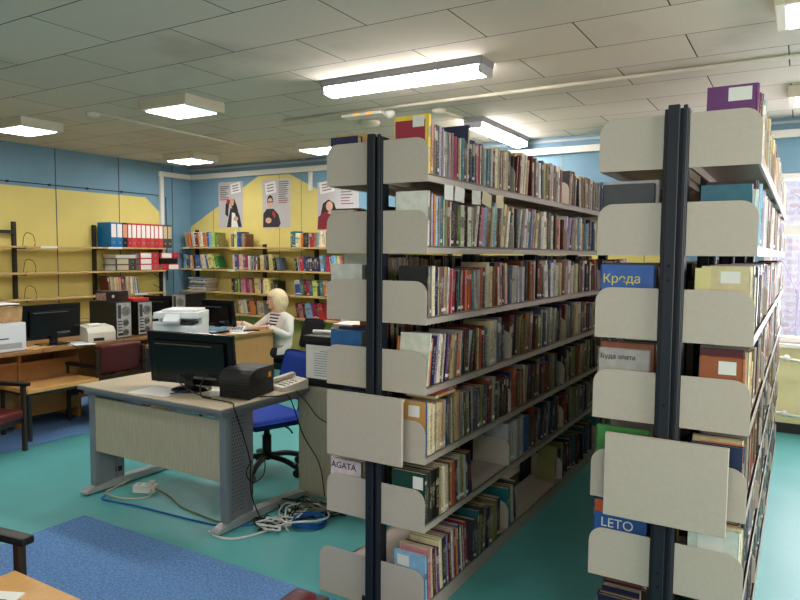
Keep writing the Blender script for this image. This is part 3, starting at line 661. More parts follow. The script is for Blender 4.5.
for i, lv in enumerate((0, 1, 2)):
    z = LZ[lv]+.0245; o = MB().tube([(-.12, 0, 0), (.08, 0, 0), (.08, -.01, .11), (.05, -.04, .145), (.0, -.05, .145), (-.03, -.06, .10), (-.03, -.075, 0)], .0035, smooth=4).build('wire_bookend', M_DARK)
    o.location = (XL+.17, 4.47, z); tag(o, 'bent wire bookend standing empty on the %s shelf of the left wall' % ['top', 'second', 'third'][lv], 'bookend', 'wire bookends on the left wall')
o = MB()
o.tube([(XL+.006, YF+.2, 2.40), (XL+.006, 6.35, 2.40), (XL+.006, 6.54, 2.38), (XL+.006, 6.55, 1.2)], .006, smooth=0)
for k in range(17): o.box((XL+.001, -2.2+.5*k, 2.385), (XL+.012, -2.17+.5*k, 2.412))
tag(o.build('wall_cable', M_DARK), 'thin dark cable clipped along the top of the yellow paint on the left wall', 'cable')
o = MB()
for z in (1.0, 1.15, 1.3): o.tube([(XL+.01, 6.30, z), (XL+.12, 6.34, z-.05), (XL+.15, 6.34, z+.06), (XL+.02, 6.36, z+.04)], .004, smooth=4)
tag(o.build('hanging_cable', M_BLACK), 'loose black cable looped beside the end of the left wall shelf', 'cable')

# lever-arch binders
def binder(M, t, main, spine_c, label, win=True, group='lever arch binders on the left wall shelf', h=.315, d=.27):
    e = thing('binder', label, 'binder', group=group); e.matrix_world = M
    b = MB(); b.box((-d, -t/2, 0), (-.003, -t/2+.003, h)); b.box((-d, t/2-.003, 0), (-.003, t/2, h)); b.box((-.006, -t/2, 0), (0, t/2, h), bev=.002, seg=1)
    b.build('cover', mat('binder_'+main, {'blue': (22, 116, 176), 'red': (190, 44, 52), 'black': (26, 24, 26), 'grey': (70, 66, 62), 'brick': (196, 70, 72)}[main], .5), e)
    MB().box((-d+.02, -t/2+.004, .006), (-.02, t/2-.004, h-.02)).build('papers', M_PAPER, e)
    if win:
        wc = {'white': (232, 228, 222), 'beige': (196, 180, 148), 'peach': (226, 150, 120)}[spine_c]
        MB().box((0, -t/2+.008, h*.40), (.0015, t/2-.008, h*.93)).build('spine_label', mat('binder_label_'+spine_c, wc, .7), e)
    r = MB(); r.tube([(0.001, .011*math.cos(a*PI/5), h*.18+.011*math.sin(a*PI/5)) for a in range(10)], .003, closed=True, smooth=0); r.cyl((-.001, 0, h*.18), (.0008, 0, h*.18), .008, n=10, mi=1)
    r.build('finger_ring', [mat('steel', (180, 180, 184), .3, metal=.9), M_BLACK], e)
    return e
y = 5.44; zz = LZ[0]+.023
seq = [('blue', 'white', .085, 'leftmost of the blue lever arch binders on the top left-wall shelf'), ('blue', 'white', .085, 'second blue lever arch binder, between a blue and a black binder'), ('black', 'peach', .075, 'black lever arch binder with a peach spine label beside the blue ones')]
for k in range(8): seq.append(('brick' if k % 2 else 'red', 'white', .062 if k in (0, 5) else .072, 'red white-labelled binder, %s of eight from left, top left-wall shelf' % ordinal(k+1)))
seq += [('grey', 'beige', .075, 'dark grey binder with beige label just right of the red binders'), ('grey', 'beige', .075, 'dark grey binder at the right end of the top shelf')]
for main, sc_, t_, lab in seq:
    binder(Matrix.Translation((XL+.285, y+t_/2, zz)), t_, main, sc_, lab); y += t_+.001
zz = LZ[1]+.023
def lying(y0, k, main, sc_, lab, z0, flip=False, t_=.078):
    Mx = Matrix.Translation((XL+.285, y0, z0+t_/2+k*(t_+.001))) @ (Matrix.Rotation(-PI/2, 4, 'X') if flip else Matrix.Rotation(PI/2, 4, 'X'))
    binder(Mx, t_, main, sc_, lab)
lying(5.815, 0, 'grey', 'beige', 'lower of the two dark grey binders lying flat on the second shelf', zz, False)
lying(5.815, 1, 'grey', 'beige', 'upper of the two dark grey binders lying flat on the second shelf', zz, False)
for k in range(3): lying(6.175, k, 'red' if k else 'brick', 'white', ['bottom', 'middle', 'top'][k]+' of three red binders lying flat in the middle of the second shelf', zz, False)
lying(6.215, 0, 'red', 'white', 'red binder lying flat at the right end of the second shelf, under the folder', zz, True)
lying(6.515, 2, 'red', 'white', 'topmost red binder of the right-hand stack on the second shelf', zz, False)
o = MB().box((XL+.02, 6.20, zz+.081), (XL+.28, 6.50, zz+.156), bev=.004).build('box_file', M_BLACK); tag(o, 'black box file between two red binders in the right-hand stack', 'box file')
o = MB()
for k in range(7): o.box((XL+.03+random.uniform(-.01, .01), 5.50+random.uniform(0, .03), zz+.161+.006*k), (XL+.28+random.uniform(-.01, .01), 5.82+random.uniform(-.02, .0), zz+.1665+.006*k))
tag(o.build('paper_stack', M_PAPER), 'loose stack of papers on top of the two flat grey binders', 'papers')
# files and journals on the third shelf
JS = 'maroon 26 235 -7;maroon 10 230 -7;white 10 235 -7;cream 16 225 -6;cream 14 225 -6;tan 12 220 -6;cream 16 222 -5;white 14 220 -5;tan 12 220 -5;cream 18 222 -4;orange 10 215 -4;cream 14 220 -3;red 22 225 -3;maroon 14 220 -3;slate 16 215 -3;maroon 18 220 -3;cream 16 225 -2;ivory 16 225 -2;cream 18 225 -2;tan 14 225 -2;cream 20 225 -2;ivory 18 225 -2;cream 14 225 -2;pale_grey 16 220 -5;slate 14 215 -6;white 14 210 -7;blue 14 205 -8'
fill_row(Matrix.Translation((XL+.27, 5.38, LZ[2]+.023)), .80, L_(JS), ('W', 2), [0], ['cream'], setback=(0, .01), leanp=0, hmax=.27, stop=True)
BOOKS[:] = BOOKS

# ------------------------------------------------------------------ loose books and piles of paper
def flat_book(x, y, z, sx, sy, t, rz, cn, where, pos, tl=''):
    M = Matrix.Translation((x, y, z+t/2)) @ rotz(rz) @ Matrix.Translation((sx/2, sy/2, 0)) @ Matrix.Rotation(PI/2, 4, 'X')
    add_book(M, t, sy, sx, cn, where, pos, hard=True, tilt=tl)
z = BZ[2]+.025
for k in range(11):
    tk = random.uniform(.010, .022); cn = ['white', 'pale_grey', 'white', 'grey', 'white', 'slate', 'pale_grey', 'white', 'charcoal', 'pale_grey', 'sky'][k]
    flat_book(-7.42+.10*0+random.uniform(-.03, .03), YB-.15+random.uniform(-.01, .01), z, .22, .34 if k < 8 else .36, tk, -PI/2+random.uniform(-.06, .06), cn, ('P', 0), k+1, 'flat'); z += tk+.0005
z = BZ[3]+.025
for k in range(5):
    tk = random.uniform(.022, .036)
    flat_book(-6.85, YB-.15, z, .20, .26, tk, -PI/2+random.uniform(-.05, .05), ['cream', 'ivory', 'tan', 'cream', 'tan'][k], ('P', 1), k+1, 'flat'); z += tk+.0005

# ------------------------------------------------------------------ turn the book list into objects
BR = {'L': 'left metal bookcase', 'LB': 'left metal bookcase', 'R': 'right metal bookcase', 'RB': 'right metal bookcase'}
def lab_of(bk):
    wh, lv = bk['where']; size = 'thick' if bk['t'] > .030 else ('thin' if bk['t'] < .014 else 'slim' if bk['t'] < .02 else '')
    d = ' '.join(q for q in (size, bk['tilt'], CNAME[bk['cn']], 'book') if q); n = ordinal(bk['pos'])
    tier = ['top', 'second', 'third', 'fourth', 'fifth', 'sixth', 'bottom'][lv]
    if wh == 'L': return '%s, %s from near end, %s shelf, left bookcase' % (d, n, tier), 'books on the %s shelf of the left bookcase' % tier
    if wh == 'LB': return '%s, %s in, %s shelf, left side of left bookcase' % (d, n, tier), 'books on the far side of the left bookcase'
    if wh == 'LF': return '%s book lying flat, %s from below on the fifth shelf of left bookcase' % (CNAME[bk['cn']], n), 'books lying flat on the fifth shelf'
    if wh == 'R': return '%s, %s in, %s shelf, right face of right bookcase' % (d, n, tier), 'books on the %s shelf of the right bookcase' % tier
    if wh == 'RB': return '%s, %s in, %s shelf, left face of right bookcase' % (d, n, tier), 'books on the aisle side of the right bookcase'
    if wh == 'RB2': return '%s, %s deeper in, %s shelf, right bookcase aisle face' % (d, n, tier), 'books on the aisle side of the right bookcase'
    if wh == 'B': return '%s, %s from left, %s shelf under the posters' % (d, n, tier), 'books on the back wall shelves'
    if wh == 'W': return '%s, %s from left, third shelf of yellow wall' % (d, n), 'journals on the left wall shelf'
    if lv == 0: return '%s journal lying flat, %s from below in the pile on the back wall shelf' % (CNAME[bk['cn']], n), 'journals piled in the corner'
    return '%s book lying flat, %s from below in the pile behind the computer' % (CNAME[bk['cn']], n), 'books piled on the lowest back shelf'
def proj(P):
    d = P-CAM; zc = d.dot(CF); return 400+670*d.dot(CR)/zc, 300-670*d.dot(CU)/zc, zc
def weight(bk):
    M = bk['M']; t, h = bk['t'], bk['h']
    c = proj(M @ Vector((0, 0, h*.6)))
    if c[2] < .3 or not (-20 < c[0] < 812 and -20 < c[1] < 606): return 0
    wh, lv = bk['where']
    if wh in ('LB2', 'RB2'): return .2
    if wh in ('LF', 'RB', 'LB', 'P'): return 900+random.random()
    if wh == 'L' and (M.translation.y > 5.25): return .5
    a = proj(M @ Vector((0, -t/2, h/2))); b_ = proj(M @ Vector((0, t/2, h/2))); u = proj(M @ Vector((0, 0, 0))); v = proj(M @ Vector((0, 0, h)))
    ar = math.hypot(a[0]-b_[0], a[1]-b_[1])*math.hypot(u[0]-v[0], u[1]-v[1])
    if wh == 'R' and bk['pos'] <= 3: ar += 400
    return ar
BOOKS.sort(key=weight, reverse=True)
far_c = Geo(); I4 = Matrix.Identity(4)
for i, bk in enumerate(BOOKS):
    if i < 300:
        lab, grp = lab_of(bk)
        if bk['lab'] == 'P' and bk['cn'] == 'purple': lab = 'tall purple book with a white cover label at the top of the right bookcase'
        if bk['lab'] == 'P' and bk['cn'] == 'rust': lab = 'orange-red book with a white cover label on the fourth shelf of right bookcase'
        if bk['lab'] == 'big': lab = 'tall navy folder standing out above its row, top shelf of the left bookcase'
        e = thing('book', lab, 'book', group=grp); e.matrix_world = bk['M']
        g = Geo(); book_cover(g, I4, bk['t'], bk['h'], bk['d'], bk['c'], bk['hard']); g.build('cover', M_BOOK, e)
        g = Geo(); book_pages(g, I4, bk['t'], bk['h'], bk['d'], bk['hard']); g.build('page_block', M_PAGE, e)
        bk['obj'] = e
    else:
        book_cover(far_c, bk['M'], bk['t'], bk['h'], bk['d'], bk['c'], bk['hard']); book_pages(far_c, bk['M'], bk['t'], bk['h'], bk['d'], bk['hard'])
o = far_c.build('far_books', M_BOOK); o.data.materials.append(M_PAGE)
for p, c in zip(o.data.polygons, far_c.c): p.material_index = 1 if c[:3] == (1, 1, 1) else 0
tag(o, 'remaining small books filling the far ends of the shelves', 'books', kind='stuff')
print('BOOKS', len(BOOKS))
def find(wh, lv, pos):
    for bk in BOOKS:
        if bk['where'] == (wh, lv) and bk['pos'] == pos and 'obj' in bk: return bk
    return None
def front_face(bk, side, f):
    """f(mb) adds shapes in (depth from spine, height) onto the book's cover facing -Y (the near side)."""
    o = f(); o.parent = bk['obj']; return o
def cover_label(wh, lv, pos, x0, z0, x1, z1, name='cover_label', m=None, near=-1, off=.0008):
    bk = find(wh, lv, pos)
    if not bk: return
    y = near*bk['t']/2
    a, b_ = (y-off, y) if near < 0 else (y, y+off)
    MB().box((-x1, a, z0), (-x0, b_, z1)).build(name, m or M_LABEL, bk['obj'])
def cover_text(wh, lv, pos, body, x, z, size, m, near=-1):
    bk = find(wh, lv, pos)
    if not bk: return
    y = near*(bk['t']/2+.0012)
    M = (Matrix.Translation((-x, y, z)) @ Matrix.Rotation(PI/2, 4, 'X')) if near < 0 else (Matrix.Translation((-x, y, z)) @ rotz(PI) @ Matrix.Rotation(PI/2, 4, 'X'))
    text('cover_lettering', body, size, M, m, bk['obj'])
# near covers that show above the end brackets
cover_label('L', 0, 1, .015, .02, .16, .225, 'cover_picture', mat('red_cover_print', (158, 44, 62), .5)); cover_label('L', 0, 1, .02, .195, .075, .24, off=.0014)
cover_label('L', 3, 1, .05, .17, .10, .215); cover_label('L', 3, 1, .008, .10, .045, .20, 'cover_picture', mat('landscape_print', (120, 128, 104), .5, noise=.6, nscale=40))
cover_label('L', 4, 1, .0, .04, .17, .235, 'cover_board', mat('wood_tone_cover', (190, 140, 78), .5)); cover_label('L', 4, 1, .03, .165, .085, .215, off=.0014)
cover_label('L', 5, 1, .01, .15, .06, .205); cover_label('L', 6, 1, .08, .15, .14, .20)
cover_label('R', 0, 1, .015, .178, .085, .222); cover_label('R', 2, 1, .03, .175, .09, .215); cover_label('R', 3, 1, .02, .165, .075, .21); cover_label('R', 5, 1, .05, .14, .13, .21)
cover_label('R', 2, 1, .12, .12, .17, .225, 'cover_picture', mat('yellow_cover_print', (214, 200, 140), .6))
cover_label('L', 0, 24, .03, .20, .075, .235)
for k, (yy, cw, mt, a, cl) in enumerate(((2.665, .085, 'white', 0, 'first white'), (2.775, .10, 'white', -3, 'second white'), (2.955, .10, 'white', 2, 'third white'), (3.085, .11, 'cream', -9, 'first cream'), (3.245, .10, 'cream', 3, 'second cream'))):
    o = MB().box((0, -cw/2, -.065), (.0012, cw/2, 0)).build('shelf_card', mat('card_'+mt, (226, 224, 220) if mt == 'white' else (216, 204, 170), .8)); o.location = (XCL+.2625, yy, 1.908); o.rotation_euler = (R(a), 0, 0)
    tag(o, '%s paper card hanging below the top shelf of the left bookcase' % cl, 'card', 'paper cards under the top shelf')
M_INKW = mat('pale_ink', (228, 226, 222), .6); M_INKY = mat('yellow_ink', (222, 204, 96), .6); M_INKD = mat('dark_ink', (34, 32, 34), .7)
bk = find('RB', 2, 1)
if bk: text('cover_lettering', 'Креда', .045, Matrix.Translation((-.075, bk['t']/2+.0012, .180)) @ rotz(PI) @ Matrix.Rotation(PI/2, 4, 'X'), M_INKY, bk['obj'])
bk = find('RB', 5, 1)
if bk:
    text('cover_lettering', 'LETO', .05, Matrix.Translation((-.085, bk['t']/2+.0012, .168)) @ rotz(PI) @ Matrix.Rotation(PI/2, 4, 'X'), M_INKW, bk['obj'])
    MB().box((-.19, bk['t']/2, .205), (-.002, bk['t']/2+.0008, .252)).build('cover_band', mat('orange_cover_print', (196, 84, 48), .5), bk['obj'])
bk = find('RB', 3, 1)
if bk: text('cover_lettering', 'Буда злата', .024, Matrix.Translation((-.07, bk['t']/2+.0012, .195)) @ rotz(PI) @ Matrix.Rotation(PI/2, 4, 'X'), M_INKD, bk['obj'])
bk = find('LB', 5, 1)
if bk: text('cover_lettering', 'AGATA', .042, Matrix.Translation((-.075, bk['t']/2+.0012, .185)) @ rotz(PI) @ Matrix.Rotation(PI/2, 4, 'X'), M_INKD, bk['obj'])
bk = find('R', 4, 1)
if bk: text('cover_lettering', 'DIVNA\nEVROPA', .022, Matrix.Translation((-.10, -bk['t']/2-.0012, .165)) @ Matrix.Rotation(PI/2, 4, 'X'), M_INKW, bk['obj'])

# ================================================================== POSTERS
def poster(x0, x1, z0, z1, label, fig, cardpos, lines):
    e = thing('poster', label, 'poster', ((x0+x1)/2, YB-.003, (z0+z1)/2)); w_, h_ = x1-x0, z1-z0
    e.rotation_euler = (PI/2, 0, 0)
    MB().box((-w_/2, -h_/2, -.001), (w_/2, h_/2, .001)).build('sheet', mat('poster_grey', (186, 182, 184), .35), e)
    b = MB()
    for k, (pts, mi) in enumerate(fig):
        b.poly([(p[0]*w_, p[1]*h_, .0016+.0004*k) for p in pts], mi)
    b.build('printed_person', [mat('print_skin', (206, 160, 136), .5), mat('print_hair', (34, 26, 28), .5), mat('print_dark_clothes', (44, 40, 46), .5), mat('print_white_shirt', (224, 222, 220), .5), mat('print_maroon_sweater', (118, 30, 44), .5), mat('print_red', (178, 44, 40), .5)], e)
    cx, cz, cw, ch = cardpos
    M = Matrix.Translation((cx*w_, cz*h_, .0035)) @ rotz(R(8))
    b = MB(); b.box((-cw*w_/2, -ch*h_/2, 0), (cw*w_/2, ch*h_/2, .001), mi=0, M=M)
    for k in range(3): b.box((-cw*w_*.34, (.25-.25*k)*ch*h_-.008, .0012), (cw*w_*.3, (.25-.25*k)*ch*h_+.006, .0016), mi=1, M=M)
    b.build('speech_card', [mat('card_white', (226, 222, 218), .5), mat('card_print', (120, 100, 104), .6)], e)
    b = MB()
    lx, lz, lw_, n, step = lines
    for k in range(n):
        b.box((lx*w_, (lz-step*k)*h_-.007, .001), ((lx+lw_*random.uniform(.6, 1))*w_, (lz-step*k)*h_+.007, .0016), mi=1 if k >= n-2 else 0)
    b.build('printed_lines', [mat('poster_print', (110, 104, 104), .6), mat('poster_print_red', (150, 84, 84), .6)], e)
    return e
def ell(cx, cy, rx, ry, n=14): return [(cx+rx*math.cos(2*PI*i/n), cy+ry*math.sin(2*PI*i/n)) for i in range(n)]
fig_a = [([(-.10, .08), (.02, .14), (.16, .12), (.26, -.02), (.34, -.20), (.16, -.22), (.06, -.05)], 1), (ell(.06, .06, .085, .085), 0), ([(-.16, -.48), (.0, -.06), (.18, -.10), (.36, -.20), (.46, -.48)], 2), ([(.03, -.48), (.06, -.16), (.18, -.18), (.32, -.48)], 3),
         ([(-.22, -.20), (-.20, .02), (-.12, .10), (-.04, .06), (-.08, -.10), (-.10, -.26)], 2), ([(-.17, .03), (-.15, .13), (-.03, .11), (-.05, .02)], 5), (ell(.22, -.30, .10, .05), 0)]
fig_b = [(ell(-.22, .06, .11, .12), 1), (ell(-.22, .02, .095, .105), 0), ([(-.31, .03), (-.31, .05), (-.13, .05), (-.13, .03)], 1), ([(-.48, -.48), (-.47, -.20), (-.34, -.10), (-.10, -.10), (.08, -.22), (.16, -.40), (.10, -.48)], 2), ([(-.10, -.14), (-.02, -.24), (-.06, -.30), (-.16, -.20)], 5), (ell(-.28, -.34, .11, .06), 0)]
fig_c = [([(-.42, -.18), (-.36, .06), (-.22, .14), (-.08, .06), (.0, -.18)], 1), (ell(-.20, .0, .085, .10), 0), ([(-.5, -.48), (-.48, -.22), (-.34, -.12), (-.10, -.12), (.04, -.22), (.05, -.48)], 4), (ell(-.14, -.13, .10, .035), 0), ([(-.30, -.48), (-.28, -.42), (.0, -.42), (.03, -.48)], 5)]
poster(-7.24, -6.77, 1.95, 2.605, 'poster of a long-haired woman in a dark jacket, leftmost on the yellow wall', fig_a, (.22, .36, .40, .22), (-.44, .40, .40, 8, .04))
poster(-6.40, -5.905, 1.94, 2.60, 'poster of a person in dark sweater and glasses, middle one above the wall shelves', fig_b, (-.20, .33, .38, .24), (.08, .44, .36, 11, .042))
poster(-5.45, -4.80, 1.90, 2.52, 'poster of a dark-haired woman in maroon, partly behind the left metal bookcase', fig_c, (-.26, .40, .36, .24), (.08, .34, .34, 6, .06))
# ================================================================== MAIN DESK
T = .73
dk = thing('desk', 'grey oak office desk with metal cantilever legs in the middle of the teal floor', 'desk', (-3.385, 3.03, 0))
b = MB(); b.box((-.66, -.385, T-.006), (.65, .39, T), mi=1); b.box((-.66, -.385, T-.026), (.65, .39, T-.006), mi=0)
b.build('desktop', [M_EDGE, M_OAKT], dk)
MB().prism([(-.36, T-.026), (-.36, T-.05), (-.30, T-.075), (-.27, T-.075), (-.27, T-.026)], -.58, .58, M=Matrix(((0, 0, 1, 0), (1, 0, 0, 0), (0, 1, 0, 0), (0, 0, 0, 1)))).build('front_rail', M_EDGE, dk)
MB().box((-.575, -.318, .285), (.575, -.300, .645), bev=.002, seg=1).build('modesty_panel', M_OAK, dk)
for s in (-1, 1):
    x = s*.60
    b = MB(); b.box((x-.028, -.33, .05), (x+.028, -.285, T-.03), bev=.018); b.box((x-.018, -.285, .05), (x+.018, -.10, T-.03)); b.box((x-.024, -.165, .05), (x+.024, -.155, T-.03)); b.box((x-.03, -.36, T-.06), (x+.03, .34, T-.027), bev=.004)
    lg = b.build('leg', M_GREYM, dk)
    b = MB()
    for i in range(26):
        for j in range(5): b.box((x+s*.0181, -.275+.02*j+.008*(i % 2), .10+.022*i), (x+s*.0186, -.267+.02*j+.008*(i % 2), .11+.022*i))
    b.build('perforation', mat('perforation_shadow', (66, 70, 76), .5), lg)
    MB().prism([(-.40, 0.012), (-.40, .024), (-.37, .04), (-.20, .062), (.28, .05), (.39, .03), (.39, .012)], x-.032, x+.032, M=Matrix(((0, 0, 1, 0), (1, 0, 0, 0), (0, 1, 0, 0), (0, 0, 0, 1)))).build('foot', mat('silver_foot', (176, 178, 178), .35, metal=.4), dk)
    b = MB()
    for y in (-.37, .36): b.cyl((x, y, 0), (x, y, .014), .022, n=12)
    b.build('glide', M_BLACK, dk)
    if s < 0: MB().box((x+.0185, -.17, .10), (x+.022, -.12, .135), bev=.002).build('cable_port', M_BLACK, dk)
# the return desk behind it
rd = thing('desk', 'second grey oak desk with a solid side panel, half hidden behind the left bookcase', 'desk', (-2.42, 3.80, 0))
MB().box((-.42, -.37, T-.026), (.46, .37, T), bev=.003, seg=1).build('desktop', M_OAK, rd)
MB().box((-.415, -.365, 0), (.45, -.34, T-.026), bev=.002, seg=1).build('side_panel', M_OAK, rd)
MB().box((-.415, .34, 0), (.45, .365, T-.026), bev=.002, seg=1).build('side_panel', M_OAK, rd)
MB().box((.40, -.34, .25), (.42, .34, T-.026), bev=.002, seg=1).build('back_panel', M_OAK, rd)

# monitors -------------------------------------------------------------
def monitor(label, loc, rz, w_, h_, zlow, tilt=6, base='round', slope=True):
    e = thing('monitor', label, 'monitor', loc, rz)
    Mt = Matrix.Translation((0, 0, zlow+h_/2)) @ Matrix.Rotation(R(tilt), 4, 'X')
    b = MB(); b.box((-w_/2, -.012, -h_/2), (w_/2, .022, h_/2), bev=.008, M=Mt); b.box((-w_/2+.05, -.035, -h_/2+.03), (w_/2-.05, -.012, h_/2-.05), bev=.014, M=Mt)
    b.build('housing', M_BLACK2, e)
    MB().box((-w_/2+.012, .0222, -h_/2+.018), (w_/2-.012, .0235, h_/2-.012), M=Mt).build('screen', mat('screen_glass', (8, 9, 12), .12), e)
    MB().box((-w_/2+.08, -.0365, h_/2-.075), (w_/2-.14, -.0348, h_/2-.069), M=Mt).build('vent', mat('vent_grey', (92, 94, 98), .4), e)
    MB().box((.01, -.0365, -h_/2+.05), (w_/2-.12, -.0348, -h_/2+.065), M=Mt).build('port_plate', mat('vent_grey', (92, 94, 98), .4), e)
    b = MB(); b.box((-.035, -.03, .01), (.035, .0, zlow+.08), bev=.008)
    b.build('stand', M_BLACK2, e)
    b = MB()
    if base == 'round': b.lathe([(.125, 0), (.125, .006), (.10, .016), (.03, .024)], n=28)
    else: b.box((-.12, -.09, 0), (.12, .09, .014), bev=.008)
    b.build('base', M_BLACK2, e)
    return e
monitor('large black monitor seen from behind on the grey oak desk', (-3.31, 2.95, T), R(9), .66, .335, .03, 6)
monitor('black monitor seen from behind on the brown counter by the left wall', (-5.86, 3.60, .75), R(90), .55, .32, .055, 4, 'flat')
monitor('black monitor seen from behind on the librarian desk beside the seated woman', (-5.40, 5.20, .745), R(4), .44, .29, .06, 8, 'flat')
monitor('small black monitor behind the white printer, left of a computer tower', (-6.86, 5.62, .75), R(20), .42, .25, .06, 4, 'flat')
# label printer
lp = thing('label_printer', 'black domed label printer at the right corner of the grey oak desk', 'printer', (-2.90, 3.02, T), R(10))
lp.scale = (.9, .9, .92)
prof = [(-.15, .008), (-.15, .115), (-.145, .135), (-.12, .160), (-.08, .182), (-.02, .192), (.15, .190), (.155, .18), (.155, .008)]
MX = Matrix(((0, 0, 1, 0), (1, 0, 0, 0), (0, 1, 0, 0), (0, 0, 0, 1)))
MB().prism([(-.15, .008), (-.152, .10), (.155, .10), (.155, .008)], -.115, .115, M=MX).build('body', M_BLACK, lp)
MB().prism([(-.155, .102), (-.155, .118), (-.148, .140), (-.125, .164), (-.09, .183), (-.04, .193), (.15, .191), (.157, .182), (.157, .102)], -.119, .119, M=MX).build('lid', mat('black_ribbed_lid', (26, 26, 28), .33, bump=.4, bscale=60, stretch=(6, 1, 1)), lp)
MB().box((-.07, -.156, .045), (.03, -.150, .058)).build('label_slot', mat('slot_black', (4, 4, 4), .8), lp)
MB().box((.1192, .08, .115), (.1205, .115, .150)).build('badge', mat('yellow_badge', (214, 150, 40), .5), lp)
b = MB()
for x in (-.09, .09):
    for y in (-.12, .12): b.cyl((x, y, 0), (x, y, .009), .012, n=10)
b.build('rubber_feet', M_BLACK, lp)
# telephone / keypad
ph = thing('telephone', 'beige desk telephone beside the black label printer at the desk edge', 'telephone', (-2.82, 3.31, T), R(-15))
MB().prism([(-.10, 0), (-.10, .028), (.10, .062), (.10, 0)], -.085, .085, M=MX).build('body', M_OFFW, ph)
MB().box((-.08, -.08, .05), (-.035, .10, .078), bev=.014, M=Matrix.Rotation(R(9), 4, 'X')).build('handset', mat('beige_handset', (190, 184, 168), .5), ph)
b = MB()
for i in range(3):
    for j in range(4): b.box((-.005+.026*i, -.07+.03*j, .031+.005*j), (.013+.026*i, -.05+.03*j, .038+.005*j), bev=.002, seg=1)
b.build('keypad', mat('grey_keys', (120, 116, 108), .5), ph)
# paper, pen, mouse, keyboard
def sheet(x, y, z, w_, h_, rz, label, n=1, mt=None):
    b = MB()
    for k in range(n): b.box((-w_/2, -h_/2, .0008*k), (w_/2, h_/2, .0008*k+.0005), M=rotz(random.uniform(-.12, .12) if n > 1 else 0))
    o = b.build('paper_sheet', mt or M_PAPER); o.location = (x, y, z+.0003); o.rotation_euler = (0, 0, rz); tag(o, label, 'paper'); return o
o = sheet(-3.43, 2.79, T, .297, .21, R(8), 'printed white sheets of paper on the grey oak desk before the monitor', 3)
sheet(-3.08, 2.99, T, .14, .20, R(40), 'small white paper behind the base of the desk monitor', 1)
o = MB().cyl((-.06, 0, .005), (.06, 0, .005), .0045, n=8).build('pen', mat('blue_pen', (30, 40, 120), .4)); o.location = (-3.27, 2.82, T+.0025); o.rotation_euler = (0, 0, R(70)); tag(o, 'dark blue pen at the edge of the printed papers', 'pen')
def mouse(loc, rz, label):
    e = thing('computer_mouse', label, 'mouse', loc, rz); MB().ball((0, 0, .004), 1, sc_=(.032, .055, .032)).build('shell', M_BLACK, e)
    e.children[0].data.transform(Matrix.Identity(4))
    for v in e.children[0].data.vertices: v.co.z = max(v.co.z, 0.0005)
    MB().cyl((0, .03, .034), (0, .02, .034), .004, n=8).build('wheel', M_OFFW, e)
mouse((-3.72, 3.06, T), R(30), 'black computer mouse left of the large desk monitor')
kb = thing('keyboard', 'black keyboard on the desk behind the large monitor', 'keyboard', (-3.28, 3.20, T), R(5))
MB().box((-.22, -.07, 0), (.22, .07, .018), bev=.006).build('body', M_BLACK, kb)
b = MB()
for i in range(15):
    for j in range(5): b.box((-.208+.028*i, -.06+.024*j, .018), (-.185+.028*i, -.041+.024*j, .024))
b.build('keys', mat('dark_keys', (34, 34, 36), .5), kb)
def cable(pts, r, m, label, n=6, sm=5):
    o = MB().tube(pts, r, n=n, smooth=sm).build('cable', m); tag(o, label, 'cable'); return o
M_CBL = mat('blue_cable', (24, 92, 168), .45); M_CBE = mat('beige_cable', (188, 180, 156), .5); M_CWH = mat('white_cable', (214, 214, 208), .45); M_CBK = mat('black_cable', (16, 16, 16), .45); M_CGR = mat('olive_cable', (120, 118, 92), .5)
cable([(-3.38, 2.95, .84), (-3.36, 2.88, .80), (-3.24, 2.85, .76), (-3.12, 2.84, T+.006), (-3.0, 2.82, T+.006)], .004, M_CBK, 'black cable drooping from the left rear of the large monitor')
cable([(-3.16, 2.94, .84), (-3.14, 2.87, .79), (-3.08, 2.82, T+.006), (-3.02, 2.80, T+.006), (-2.90, 2.80, T+.006), (-2.78, 2.78, T+.006), (-2.730, 2.74, T-.01), (-2.720, 2.80, .55), (-2.715, 2.85, .38), (-2.70, 2.84, .2), (-2.68, 2.90, .03)], .004, M_CBK, 'black cable running from the monitor over the desk edge down the leg')
cable([(-2.78, 3.0, T+.005), (-2.70, 3.08, T+.004), (-2.71, 3.2, .70), (-2.69, 3.3, .45), (-2.62, 3.38, .25), (-2.56, 3.36, .05)], .004, M_CBK, 'black cable hanging from the telephone corner in front of the side panel')
cable([(-2.76, 3.28, T+.02), (-2.68, 3.32, .66), (-2.60, 3.36, .55), (-2.45, 3.38, .52), (-2.36, 3.38, .58), (-2.34, 3.38, .72)], .0035, M_CBK, 'black cable looping across the side panel of the second desk')
cable([(-2.69, 2.84, .40), (-2.70, 2.80, .34), (-2.69, 2.84, .27), (-2.66, 2.90, .30), (-2.68, 2.93, .38), (-2.70, 2.86, .33), (-2.69, 2.84, .20)], .0035, M_CBK, 'tangled black cable loop hanging beside the desk leg')

